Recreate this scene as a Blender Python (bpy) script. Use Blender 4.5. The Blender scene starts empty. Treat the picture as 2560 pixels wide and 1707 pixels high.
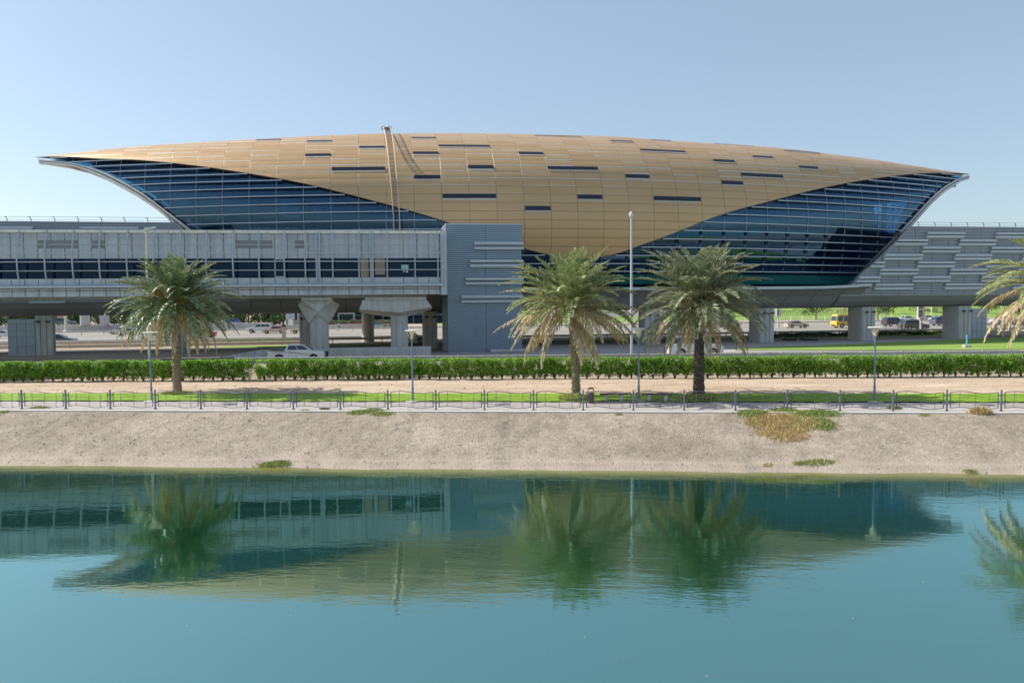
import bpy, bmesh, math, random
from mathutils import Vector, Matrix
from mathutils import noise as mnoise
R_ = math.radians
sc = bpy.context.scene
random.seed(7)
# ------------------------------------------------------------------ camera, world, sun, exposure
F = 2000.0; CX, CY = 1280.0, 853.5; CAMZ = 7.95
cam_d = bpy.data.cameras.new('camera'); cam = bpy.data.objects.new('camera', cam_d)
sc.collection.objects.link(cam); sc.camera = cam
cam_d.sensor_width = 36.0; cam_d.lens = 36.0 * F / 2560.0
cam_d.clip_start = 0.5; cam_d.clip_end = 6000
CAMR = Matrix.Rotation(math.pi/2 - R_(2.56), 3, 'X') @ Matrix.Rotation(R_(-0.54), 3, 'Z')
cam.matrix_world = Matrix.Translation((0, 0, CAMZ)) @ CAMR.to_4x4()
CAMP = Vector((0, 0, CAMZ))
SUN_EL, SUN_AZ = R_(37), R_(-73)        # azimuth from +Y towards +X
w = bpy.data.worlds.new('World'); sc.world = w; w.use_nodes = True
nt = w.node_tree; bg = nt.nodes['Background']
sky = nt.nodes.new('ShaderNodeTexSky'); sky.sky_type = 'NISHITA'; sky.sun_disc = False
sky.sun_elevation = SUN_EL; sky.sun_rotation = SUN_AZ
sky.air_density = 1.0; sky.dust_density = 1.0; sky.ozone_density = 2.0; sky.altitude = 0
hz = nt.nodes.new('ShaderNodeMix'); hz.data_type = 'RGBA'; hz.inputs[0].default_value = .42      # thin high haze evens the sky out
hz.inputs[7].default_value = (2.75, 3.4, 3.85, 1); nt.links.new(sky.outputs[0], hz.inputs[6]); nt.links.new(hz.outputs[2], bg.inputs[0])
bg.inputs[1].default_value = 0.108
sd = bpy.data.lights.new('sun', 'SUN'); sd.energy = 4.2; sd.angle = R_(0.5); sd.color = (1.0, 0.94, 0.84)
so = bpy.data.objects.new('sun', sd); sc.collection.objects.link(so)
SDIR = Vector((math.sin(SUN_AZ)*math.cos(SUN_EL), math.cos(SUN_AZ)*math.cos(SUN_EL), math.sin(SUN_EL)))
so.rotation_euler = SDIR.to_track_quat('Z', 'Y').to_euler()
so.location = (-60, 20, 60)
sc.view_settings.view_transform = 'Standard'; sc.view_settings.look = 'None'
sc.view_settings.exposure = 0.7; sc.view_settings.gamma = 1.0
sc.cycles.max_bounces = 8; sc.cycles.transparent_max_bounces = 12

# ------------------------------------------------------------------ measuring helpers (site survey from the photo)
def ray(px, py): return CAMR @ Vector(((px-CX)/F, -(py-CY)/F, -1.0))
def Gp(px, py, z):
    d = ray(px, py); return CAMP + d*((z-CAMZ)/d.z)
def Yp(px, py, Y):
    d = ray(px, py); return CAMP + d*(Y/d.y)
class Frame:
    """a surveyed local frame: origin, yaw; local x along, y away from the river, z up"""
    def __init__(s, ox, oy, yaw_deg):
        s.o = Vector((ox, oy, 0)); s.a = R_(yaw_deg)
        s.u = Vector((math.cos(s.a), math.sin(s.a), 0)); s.n = Vector((math.sin(s.a), -math.cos(s.a), 0))
    def hit(s, px, py, t):          # vertical plane t metres in front of the origin line -> (along, z)
        d = ray(px, py); P = s.o + s.n*t; k = (P-CAMP).dot(s.n)/d.dot(s.n); q = CAMP + d*k
        return (q-s.o).dot(s.u), q.z
    def w(s, x, y, z=0): return s.o + s.u*x - s.n*y + Vector((0, 0, z))
    def loc(s, p): q = Vector(p)-s.o; return Vector((q.dot(s.u), -q.dot(s.n), q.z))
MF = Frame(0, 109.0, 9.5)           # metro station
CF = Frame(0, 46.5, -5.15)          # river bank / fence
HF = Frame(0, 0, 9.5)               # highway

# ------------------------------------------------------------------ object helpers
def setp(o, label=None, cat=None, group=None, kind=None):
    if label: o['label'] = label
    if cat: o['category'] = cat
    if group: o['group'] = group
    if kind: o['kind'] = kind
    return o
def thing(name, label, cat, loc=(0, 0, 0), yaw=0.0, group=None):
    o = bpy.data.objects.new(name, None); sc.collection.objects.link(o)
    o.location = loc; o.rotation_euler = (0, 0, yaw); o.empty_display_size = .3
    return setp(o, label, cat, group)
class MB:
    def __init__(s): s.v = []; s.f = []; s.m = []; s.uv = None
    def quad(s, a, b, c, d, m=0):
        n = len(s.v); s.v += [tuple(a), tuple(b), tuple(c), tuple(d)]; s.f.append((n, n+1, n+2, n+3)); s.m.append(m)
    def poly(s, pts, m=0):
        n = len(s.v); s.v += [tuple(p) for p in pts]; s.f.append(tuple(range(n, n+len(pts)))); s.m.append(m)
    def box(s, x0, x1, y0, y1, z0, z1, m=0):
        n = len(s.v)
        s.v += [(x0,y0,z0),(x1,y0,z0),(x1,y1,z0),(x0,y1,z0),(x0,y0,z1),(x1,y0,z1),(x1,y1,z1),(x0,y1,z1)]
        for f in ((0,3,2,1),(4,5,6,7),(0,1,5,4),(1,2,6,5),(2,3,7,6),(3,0,4,7)):
            s.f.append(tuple(n+i for i in f)); s.m.append(m)
    def bevbox(s, x0, x1, y0, y1, z0, z1, b, m=0):   # box with bevelled vertical edges and top
        pts = [(x0+b,y0),(x1-b,y0),(x1,y0+b),(x1,y1-b),(x1-b,y1),(x0+b,y1),(x0,y1-b),(x0,y0+b)]
        cx, cy = (x0+x1)/2, (y0+y1)/2
        top = [(cx+(p[0]-cx)*(1-b/(abs(x1-x0)/2)), cy+(p[1]-cy)*(1-b/(abs(y1-y0)/2))) for p in pts]
        s.loft([[(p[0],p[1],z0) for p in pts], [(p[0],p[1],z1-b) for p in pts], [(p[0],p[1],z1) for p in top]], m, caps=True)
    def loft(s, rings, m=0, closed=True, caps=False):
        n = len(s.v); k = len(rings[0])
        for r in rings: s.v += [tuple(p) for p in r]
        for i in range(len(rings)-1):
            for j in range(k if closed else k-1):
                a = n+i*k+j; b = n+i*k+(j+1) % k
                s.f.append((a, b, b+k, a+k)); s.m.append(m)
        if caps:
            s.f.append(tuple(n+j for j in reversed(range(k)))); s.m.append(m)
            s.f.append(tuple(n+(len(rings)-1)*k+j for j in range(k))); s.m.append(m)
    def tube(s, pts, r, k=6, m=0, caps=True):
        pts = [Vector(p) for p in pts]; rings = []
        rr = r if isinstance(r, (list, tuple)) else [r]*len(pts)
        for i, p in enumerate(pts):
            t = (pts[min(i+1, len(pts)-1)]-pts[max(i-1, 0)]).normalized()
            a = Vector((0, 0, 1)) if abs(t.z) < .9 else Vector((1, 0, 0))
            e1 = t.cross(a).normalized(); e2 = t.cross(e1)
            rings.append([p+(e1*math.cos(2*math.pi*j/k)+e2*math.sin(2*math.pi*j/k))*rr[i] for j in range(k)])
        s.loft(rings, m, True, caps)
    def lathe(s, prof, k=16, c=(0, 0, 0), m=0, axis='z', caps=True):
        rings = []
        for r, z in prof:
            if axis == 'z': rings.append([(c[0]+r*math.cos(2*math.pi*j/k), c[1]+r*math.sin(2*math.pi*j/k), c[2]+z) for j in range(k)])
            else: rings.append([(c[0]+r*math.cos(2*math.pi*j/k), c[1]+z, c[2]+r*math.sin(2*math.pi*j/k)) for j in range(k)])
        s.loft(rings, m, True, caps)
    def build(s, name, mats, parent=None, smooth=False, **kw):
        me = bpy.data.meshes.new(name); me.from_pydata(s.v, [], s.f)
        if not isinstance(mats, (list, tuple)): mats = [mats]
        for mm in mats: me.materials.append(mm)
        if len(mats) > 1: me.polygons.foreach_set('material_index', s.m)
        if smooth: me.polygons.foreach_set('use_smooth', [True]*len(s.f))
        if s.uv:
            ul = me.uv_layers.new(name='UVMap'); fl = []
            for p in me.polygons:
                for vi in p.vertices: fl += s.uv[vi]
            ul.data.foreach_set('uv', fl)
        me.update()
        bm = bmesh.new(); bm.from_mesh(me); bmesh.ops.recalc_face_normals(bm, faces=bm.faces) if kw.pop('recalc', True) else None
        bm.to_mesh(me); bm.free()
        o = bpy.data.objects.new(name, me); sc.collection.objects.link(o)
        if parent: o.parent = parent
        return setp(o, **kw)
def link_copy(o, parent=None):
    c = o.copy(); sc.collection.objects.link(c)
    if parent: c.parent = parent
    for ch in list(o.children): link_copy(ch, c)
    return c

# ------------------------------------------------------------------ materials
MATS = {}
def nodes(name):
    m = bpy.data.materials.new(name); m.use_nodes = True; t = m.node_tree
    return m, t, t.nodes['Principled BSDF']
def N(t, ty, **k):
    n = t.nodes.new(ty)
    for a, b in k.items():
        if a == 'inp':
            for kk, vv in b.items(): n.inputs[kk].default_value = vv
        else: setattr(n, a, b)
    return n
def mapping(t, scale=(1, 1, 1), coord='Object'):
    tc = N(t, 'ShaderNodeTexCoord'); mp = N(t, 'ShaderNodeMapping'); mp.inputs['Scale'].default_value = scale
    t.links.new(tc.outputs[coord], mp.inputs[0]); return mp.outputs[0]
def ramp(t, fac, stops):
    r = N(t, 'ShaderNodeValToRGB'); e = r.color_ramp.elements
    while len(e) < len(stops): e.new(.5)
    for i, (p, c) in enumerate(stops): e[i].position = p; e[i].color = (*c, 1)
    t.links.new(fac, r.inputs[0]); return r.outputs[0]
def pm(name, c, rough=.6, metal=0., c2=None, ns=1.5, detail=5., bump=0., bs=20., stretch=(1, 1, 1), spec=None, streak=False, hue=0.):
    """general weathered surface: two tones by noise, optional bump"""
    m, t, b = nodes(name); b.inputs['Roughness'].default_value = rough; b.inputs['Metallic'].default_value = metal
    if spec is not None: b.inputs['Specular IOR Level'].default_value = spec
    vec = mapping(t, stretch)
    if c2 is None: c2 = tuple(x*.8 for x in c)
    n1 = N(t, 'ShaderNodeTexNoise', inp={'Scale': ns, 'Detail': detail, 'Roughness': .65}); t.links.new(vec, n1.inputs[0])
    col = ramp(t, n1.outputs[0], [(.3, c2), (.7, c)])
    if streak:
        v2 = mapping(t, (1.6, 1.6, .12)); n3 = N(t, 'ShaderNodeTexNoise', inp={'Scale': 1.3, 'Detail': 6., 'Roughness': .7}); t.links.new(v2, n3.inputs[0])
        mx = N(t, 'ShaderNodeMix', data_type='RGBA', blend_type='MULTIPLY'); mx.inputs[0].default_value = .75
        t.links.new(col, mx.inputs[6]); t.links.new(ramp(t, n3.outputs[0], [(.35, (.72, .68, .63)), (.6, (1, 1, 1))]), mx.inputs[7]); col = mx.outputs[2]
    t.links.new(col, b.inputs['Base Color'])
    if bump:
        n2 = N(t, 'ShaderNodeTexNoise', inp={'Scale': bs, 'Detail': 4.}); t.links.new(vec, n2.inputs[0])
        bn = N(t, 'ShaderNodeBump', inp={'Strength': bump, 'Distance': .05}); t.links.new(n2.outputs[0], bn.inputs['Height']); t.links.new(bn.outputs[0], b.inputs['Normal'])
    MATS[name] = m; return m
M_conc = pm('concrete', (.62, .605, .59), .85, c2=(.53, .515, .50), ns=.8, bump=.25, bs=14, streak=True)
M_conc_d = pm('dark_concrete', (.36, .35, .34), .85, c2=(.28, .27, .26), ns=.6, bump=.2, streak=True)
M_panel = pm('pale_cladding', (.60, .615, .68), .45, c2=(.53, .545, .61), ns=.25, detail=2, streak=True)
M_paneld = pm('grey_cladding', (.27, .265, .27), .5, c2=(.24, .24, .24))
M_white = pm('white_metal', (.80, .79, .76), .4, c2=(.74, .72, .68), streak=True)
M_steel = pm('silver_metal', (.44, .49, .56), .5, .15, c2=(.39, .43, .5))
M_slat = pm('slat_metal', (.38, .41, .46), .42, .35, c2=(.31, .33, .37), ns=.3)
M_slat2 = pm('tower_slat_metal', (.35, .44, .54), .42, .3, c2=(.30, .385, .48), ns=.3)
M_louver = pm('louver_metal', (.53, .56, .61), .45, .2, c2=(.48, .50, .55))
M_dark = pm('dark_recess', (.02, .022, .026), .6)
M_black = pm('black_plastic', (.015, .015, .016), .5)
M_belly = pm('soffit_cladding', (.34, .335, .34), .5, .1, c2=(.29, .28, .28), ns=.2)
M_bronze = pm('bronze_soffit', (.34, .21, .12), .45, .4, c2=(.26, .16, .09))
M_fence = pm('fence_paint', (.13, .125, .15), .5, c2=(.10, .095, .11), bump=.1)
M_fencepost = pm('fence_post_paint', (.24, .24, .27), .5, c2=(.19, .19, .21))
M_galv = pm('galvanised_steel', (.66, .65, .62), .5, .1, c2=(.54, .53, .50), streak=True)
M_pole = pm('pole_blue_grey', (.19, .25, .31), .45, .2, c2=(.11, .19, .28))
M_cream = pm('lamp_cream', (.72, .66, .52), .5, c2=(.64, .57, .44))
M_brown = pm('brown_paint', (.10, .055, .05), .5, c2=(.07, .04, .035))
M_blue = pm('marker_blue', (.15, .48, .75), .5)
M_white2 = pm('white_paint', (.82, .82, .80), .5)
M_signb = pm('sign_dark_blue', (.02, .05, .12), .4)
M_tyre = pm('tyre', (.02, .02, .02), .8)
M_rim = pm('wheel_rim', (.45, .45, .46), .35, .7)
M_red = pm('tail_red', (.5, .02, .02), .3)
M_lampg = pm('headlamp', (.7, .72, .75), .15)
M_cornice = pm('tile_roof', (.50, .28, .18), .8)
def glass_dark(name, tint, refl_tint=(.85, .93, 1), rough=.03, fac_lo=.25):
    m, t, b = nodes(name); t.nodes.remove(b); out = t.nodes['Material Output']
    tr = N(t, 'ShaderNodeBsdfTransparent'); tr.inputs[0].default_value = (*tint, 1)
    gl = N(t, 'ShaderNodeBsdfGlossy'); gl.inputs['Color'].default_value = (*refl_tint, 1); gl.inputs['Roughness'].default_value = rough
    fr = N(t, 'ShaderNodeFresnel'); fr.inputs[0].default_value = 1.6
    mr = N(t, 'ShaderNodeMapRange', inp={'To Min': fac_lo-.06, 'To Max': 1.0}); t.links.new(fr.outputs[0], mr.inputs[0])
    mx = N(t, 'ShaderNodeMixShader'); t.links.new(mr.outputs[0], mx.inputs[0]); t.links.new(tr.outputs[0], mx.inputs[1]); t.links.new(gl.outputs[0], mx.inputs[2])
    nz = N(t, 'ShaderNodeTexNoise', inp={'Scale': .5, 'Detail': 2.}); t.links.new(mapping(t), nz.inputs[0])
    bn = N(t, 'ShaderNodeBump', inp={'Strength': .08, 'Distance': .3}); t.links.new(nz.outputs[0], bn.inputs['Height']); t.links.new(bn.outputs[0], gl.inputs['Normal'])
    t.links.new(mx.outputs[0], out.inputs[0]); return m
M_glass = glass_dark('station_glass', (.20, .46, .62), (.30, .56, .84), fac_lo=.16)
M_glass_t = pm('teal_glass', (.012, .20, .19), .12, c2=(.008, .14, .14), ns=.3, spec=.8)
M_glass_fb = glass_dark('bridge_glass', (.10, .20, .34), (.16, .30, .55), rough=.05, fac_lo=.09)
def car_glass():
    m, t, b = nodes('car_glass'); b.inputs['Base Color'].default_value = (.02, .04, .06, 1); b.inputs['Roughness'].default_value = .06
    b.inputs['Specular IOR Level'].default_value = .8; return m
M_cg = car_glass()
CARP = {}
def paint(c, rough=.25):
    k = tuple(c)
    if k not in CARP:
        m, t, b = nodes('car_paint'); b.inputs['Roughness'].default_value = rough; b.inputs['Coat Weight'].default_value = .6
        n1 = N(t, 'ShaderNodeTexNoise', inp={'Scale': 2., 'Detail': 3.}); t.links.new(mapping(t), n1.inputs[0])
        t.links.new(ramp(t, n1.outputs[0], [(.3, tuple(x*.93 for x in c)), (.7, c)]), b.inputs['Base Color']); CARP[k] = m
    return CARP[k]
# gold shell: panels by UV (u in panel columns, v in panel rows)
def gold_mat():
    m, t, b = nodes('gold_panels'); L = t.links.new
    tc = N(t, 'ShaderNodeTexCoord'); sp = N(t, 'ShaderNodeSeparateXYZ'); L(tc.outputs['UV'], sp.inputs[0])
    def mt(op, a, bb=None, c=None):
        n = N(t, 'ShaderNodeMath', operation=op)
        for i, x in enumerate((a, bb, c)):
            if x is None: continue
            if isinstance(x, (int, float)): n.inputs[i].default_value = x
            else: L(x, n.inputs[i])
        return n.outputs[0]
    fu, fv = mt('FRACT', sp.outputs[0]), mt('FRACT', sp.outputs[1])
    iu, iv = mt('FLOOR', sp.outputs[0]), mt('FLOOR', sp.outputs[1])
    du = mt('MINIMUM', fu, mt('SUBTRACT', 1.0, fu)); dv = mt('MINIMUM', fv, mt('SUBTRACT', 1.0, fv))
    lu = mt('LESS_THAN', du, .011); lv = mt('LESS_THAN', dv, .026)
    line = mt('MAXIMUM', lu, lv)
    cb = N(t, 'ShaderNodeCombineXYZ'); L(iu, cb.inputs[0]); L(iv, cb.inputs[1])
    wn = N(t, 'ShaderNodeTexWhiteNoise', noise_dimensions='2D'); L(cb.outputs[0], wn.inputs['Vector'])
    nz = N(t, 'ShaderNodeTexNoise', inp={'Scale': .12, 'Detail': 4.}); L(mapping(t, (1, 1, 1)), nz.inputs[0])
    nz2 = N(t, 'ShaderNodeTexNoise', inp={'Scale': 2.2, 'Detail': 5.}); L(mapping(t, (.6, .6, .2)), nz2.inputs[0])
    s1 = mt('ADD', mt('MULTIPLY', wn.outputs[0], .28), mt('MULTIPLY', nz.outputs[0], .5)); s1 = mt('ADD', s1, mt('MULTIPLY', nz2.outputs[0], .2))
    base = ramp(t, s1, [(.15, (.54, .338, .165)), (.85, (.625, .412, .22))])
    mx = N(t, 'ShaderNodeMix', data_type='RGBA'); L(line, mx.inputs[0]); L(base, mx.inputs[6]); mx.inputs[7].default_value = (.31, .215, .12, 1)
    # glints off the lapped edges painted as pale strips, keyed to slope and panel
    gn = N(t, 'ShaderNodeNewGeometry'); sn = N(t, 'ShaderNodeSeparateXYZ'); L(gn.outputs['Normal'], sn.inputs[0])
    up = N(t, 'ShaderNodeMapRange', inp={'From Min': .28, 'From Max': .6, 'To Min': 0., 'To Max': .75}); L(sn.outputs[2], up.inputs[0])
    ledge = mt('MULTIPLY', mt('LESS_THAN', fv, .20), mt('GREATER_THAN', fv, .032)); nz_glint = N(t, 'ShaderNodeTexNoise', inp={'Scale': 1.1, 'Detail': 4.}); L(mapping(t, (1, .4, .4)), nz_glint.inputs[0])
    glint = mt('MULTIPLY', mt('MULTIPLY', ledge, up.outputs[0]), mt('MULTIPLY', mt('GREATER_THAN', wn.outputs[0], .35), mt('MULTIPLY', nz_glint.outputs[0], 1.5)))
    mx_glint = N(t, 'ShaderNodeMix', data_type='RGBA'); L(glint, mx_glint.inputs[0]); L(mx.outputs[2], mx_glint.inputs[6]); mx_glint.inputs[7].default_value = (.84, .78, .70, 1)
    L(mx_glint.outputs[2], b.inputs['Base Color']); b.inputs['Metallic'].default_value = .35; b.inputs['Roughness'].default_value = .42
    L(mt('ADD', .36, mt('MULTIPLY', wn.outputs[1] if False else nz2.outputs[0], .16)), b.inputs['Roughness'])
    # each panel is slightly pillowed and lapped over the one below
    pil = mt('MULTIPLY', mt('MULTIPLY', fv, mt('SUBTRACT', 1.0, fv)), 1.0)
    tl = mt('MULTIPLY', mt('SUBTRACT', wn.outputs[0], .5), mt('MULTIPLY', fv, .55))
    hgt = mt('ADD', mt('ADD', pil, tl), mt('MULTIPLY', line, -.25))
    bn = N(t, 'ShaderNodeBump', inp={'Strength': .55, 'Distance': .16}); L(hgt, bn.inputs['Height']); L(bn.outputs[0], b.inputs['Normal'])
    return m
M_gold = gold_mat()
def leaf_mat(name, c1, c2, c3, trans=.25, rough=.5):
    m, t, b = nodes(name); L = t.links.new; out = t.nodes['Material Output']
    g = N(t, 'ShaderNodeNewGeometry'); oi = N(t, 'ShaderNodeObjectInfo')
    ad = N(t, 'ShaderNodeMath', operation='ADD'); L(g.outputs['Random Per Island'], ad.inputs[0])
    ml = N(t, 'ShaderNodeMath', operation='MULTIPLY_ADD'); L(oi.outputs['Random'], ml.inputs[0]); ml.inputs[1].default_value = .3; ml.inputs[2].default_value = -.15
    L(ml.outputs[0], ad.inputs[1])
    col = ramp(t, ad.outputs[0], [(.05, c1), (.5, c2), (.95, c3)]); L(col, b.inputs['Base Color']); b.inputs['Roughness'].default_value = rough
    b.inputs['Specular IOR Level'].default_value = .35
    tl = N(t, 'ShaderNodeBsdfTranslucent'); L(col, tl.inputs[0]); mx = N(t, 'ShaderNodeMixShader'); mx.inputs[0].default_value = trans
    L(b.outputs[0], mx.inputs[1]); L(tl.outputs[0], mx.inputs[2]); L(mx.outputs[0], out.inputs[0]); MATS[name] = m; return m
M_hedge = leaf_mat('hedge_leaves', (.06, .19, .02), (.20, .42, .04), (.46, .62, .11), .38)
M_tree = leaf_mat('tree_leaves', (.035, .08, .025), (.06, .13, .035), (.12, .20, .06), .25)
M_frond_a = leaf_mat('palm_frond_green', (.06, .12, .05), (.13, .21, .09), (.34, .38, .20), .2, .42)
M_frond_b = leaf_mat('palm_frond_olive', (.16, .22, .08), (.29, .34, .13), (.52, .51, .25), .25, .42)
M_frond_c = leaf_mat('palm_frond_greygreen', (.11, .15, .08), (.21, .26, .14), (.44, .44, .28), .2, .42)
M_frond_dry = leaf_mat('palm_frond_dry', (.34, .25, .14), (.50, .39, .24), (.66, .55, .37), .15, .6)
M_rachis = pm('palm_rachis', (.36, .33, .15), .6, c2=(.28, .22, .10))
M_boot = pm('palm_boots', (.17, .11, .075), .9, c2=(.10, .065, .045), ns=6, bump=.5, bs=12)
M_trunk = pm('palm_bark', (.42, .33, .24), .9, c2=(.16, .115, .08), ns=7, bump=.6, bs=14)
M_trunk_d = pm('palm_bark_dark', (.17, .13, .11), .95, c2=(.09, .07, .06), ns=5, bump=.6, bs=14)
M_date = pm('date_bunch', (.62, .36, .06), .6, c2=(.48, .26, .05), ns=12)
M_stem = pm('shrub_stem', (.13, .09, .06), .9)
M_weed = leaf_mat('weed_green', (.14, .22, .05), (.27, .36, .09), (.44, .50, .17), .2)
M_weed_dry = leaf_mat('weed_dry', (.46, .30, .13), (.62, .45, .22), (.76, .62, .36), .2)
M_bed = leaf_mat('bed_leaves', (.16, .22, .03), (.34, .38, .05), (.50, .48, .10), .2)
def ground_mat(name, c1, c2, c3, s1=.15, s2=3., bump=.4, bs=18., vor=0., rough=.95, stretch=(1, 1, 1), bdist=.04):
    m, t, b = nodes(name); L = t.links.new; vec = mapping(t, stretch)
    n1 = N(t, 'ShaderNodeTexNoise', inp={'Scale': s1, 'Detail': 5., 'Roughness': .6}); L(vec, n1.inputs[0])
    n2 = N(t, 'ShaderNodeTexNoise', inp={'Scale': s2, 'Detail': 7., 'Roughness': .75}); L(vec, n2.inputs[0])
    col = ramp(t, n1.outputs[0], [(.3, c1), (.5, c2), (.72, c3)])
    mx = N(t, 'ShaderNodeMix', data_type='RGBA', blend_type='MULTIPLY'); mx.inputs[0].default_value = 1.
    L(col, mx.inputs[6]); L(ramp(t, n2.outputs[0], [(.3, (.72, .70, .68)), (.6, (1.06, 1.05, 1.03))]), mx.inputs[7]); o = mx.outputs[2]
    h = n2.outputs[0]
    if vor:
        v = N(t, 'ShaderNodeTexVoronoi', inp={'Scale': vor, 'Randomness': 1.}); L(vec, v.inputs[0])
        rv = ramp(t, v.outputs['Color'], [(.2, (.62, .60, .57)), (.55, (1, 1, 1)), (.85, (1.35, 1.34, 1.3))])
        m2 = N(t, 'ShaderNodeMix', data_type='RGBA', blend_type='MULTIPLY'); m2.inputs[0].default_value = .5
        L(o, m2.inputs[6]); L(rv, m2.inputs[7]); o = m2.outputs[2]
        bn0 = N(t, 'ShaderNodeBump', inp={'Strength': .5, 'Distance': .04}); bn0.invert = True; L(v.outputs['Distance'], bn0.inputs['Height'])
    if name == 'bank_gravel':      # washed pale silt along the foot of the slope
        tc = N(t, 'ShaderNodeTexCoord'); sz = N(t, 'ShaderNodeSeparateXYZ'); L(tc.outputs['Object'], sz.inputs[0])
        nn = N(t, 'ShaderNodeTexNoise', inp={'Scale': .8, 'Detail': 6.}); L(vec, nn.inputs[0])
        ad = N(t, 'ShaderNodeMath', operation='MULTIPLY_ADD'); L(nn.outputs[0], ad.inputs[0]); ad.inputs[1].default_value = .7; L(sz.outputs[2], ad.inputs[2])
        fr = N(t, 'ShaderNodeMapRange', inp={'From Min': .55, 'From Max': .85, 'To Min': .55, 'To Max': 0.}); L(ad.outputs[0], fr.inputs[0])
        m5 = N(t, 'ShaderNodeMix', data_type='RGBA'); L(fr.outputs[0], m5.inputs[0]); L(o, m5.inputs[6]); m5.inputs[7].default_value = (.47, .39, .32, 1); o = m5.outputs[2]
    L(o, b.inputs['Base Color']); b.inputs['Roughness'].default_value = rough; b.inputs['Specular IOR Level'].default_value = .2
    n3 = N(t, 'ShaderNodeTexNoise', inp={'Scale': bs, 'Detail': 4.}); L(vec, n3.inputs[0])
    bn = N(t, 'ShaderNodeBump', inp={'Strength': bump, 'Distance': bdist}); L(n3.outputs[0], bn.inputs['Height'])
    if vor: L(bn0.outputs[0], bn.inputs['Normal'])
    L(bn.outputs[0], b.inputs['Normal']); return m
M_bank = ground_mat('bank_gravel', (.26, .22, .175), (.345, .295, .24), (.43, .37, .305), .16, 1.3, .6, 16, vor=13.)
M_sand = ground_mat('sand', (.42, .32, .235), (.51, .40, .30), (.60, .49, .385), .9, 1.6, .6, 4, stretch=(.16, 1.1, 1))
M_ground = ground_mat('dry_ground', (.36, .30, .24), (.42, .35, .28), (.47, .40, .32), .05, 1., .3)
M_grass = ground_mat('lawn_grass', (.17, .30, .02), (.24, .41, .03), (.30, .46, .05), .5, 9., .8, 40, bdist=.05)
M_grass2 = ground_mat('verge_grass', (.19, .30, .06), (.24, .36, .08), (.29, .40, .10), .2, 4., .8, 20)
M_path = ground_mat('path_paving', (.40, .37, .365), (.44, .41, .40), (.48, .45, .44), .5, 5., .15, 30, rough=.8)
M_kerb = pm('kerb_concrete', (.60, .56, .51), .85, c2=(.50, .46, .42), ns=1.2)
M_road = ground_mat('asphalt', (.20, .19, .18), (.23, .22, .21), (.26, .25, .235), .15, 2., .15, 60, rough=.85)
M_road2 = ground_mat('highway_asphalt', (.26, .245, .225), (.30, .285, .26), (.33, .31, .285), .1, 1., .1, 60, rough=.85, stretch=(.2, 1, 1))
M_mark = pm('road_marking', (.75, .74, .70), .7)
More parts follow.
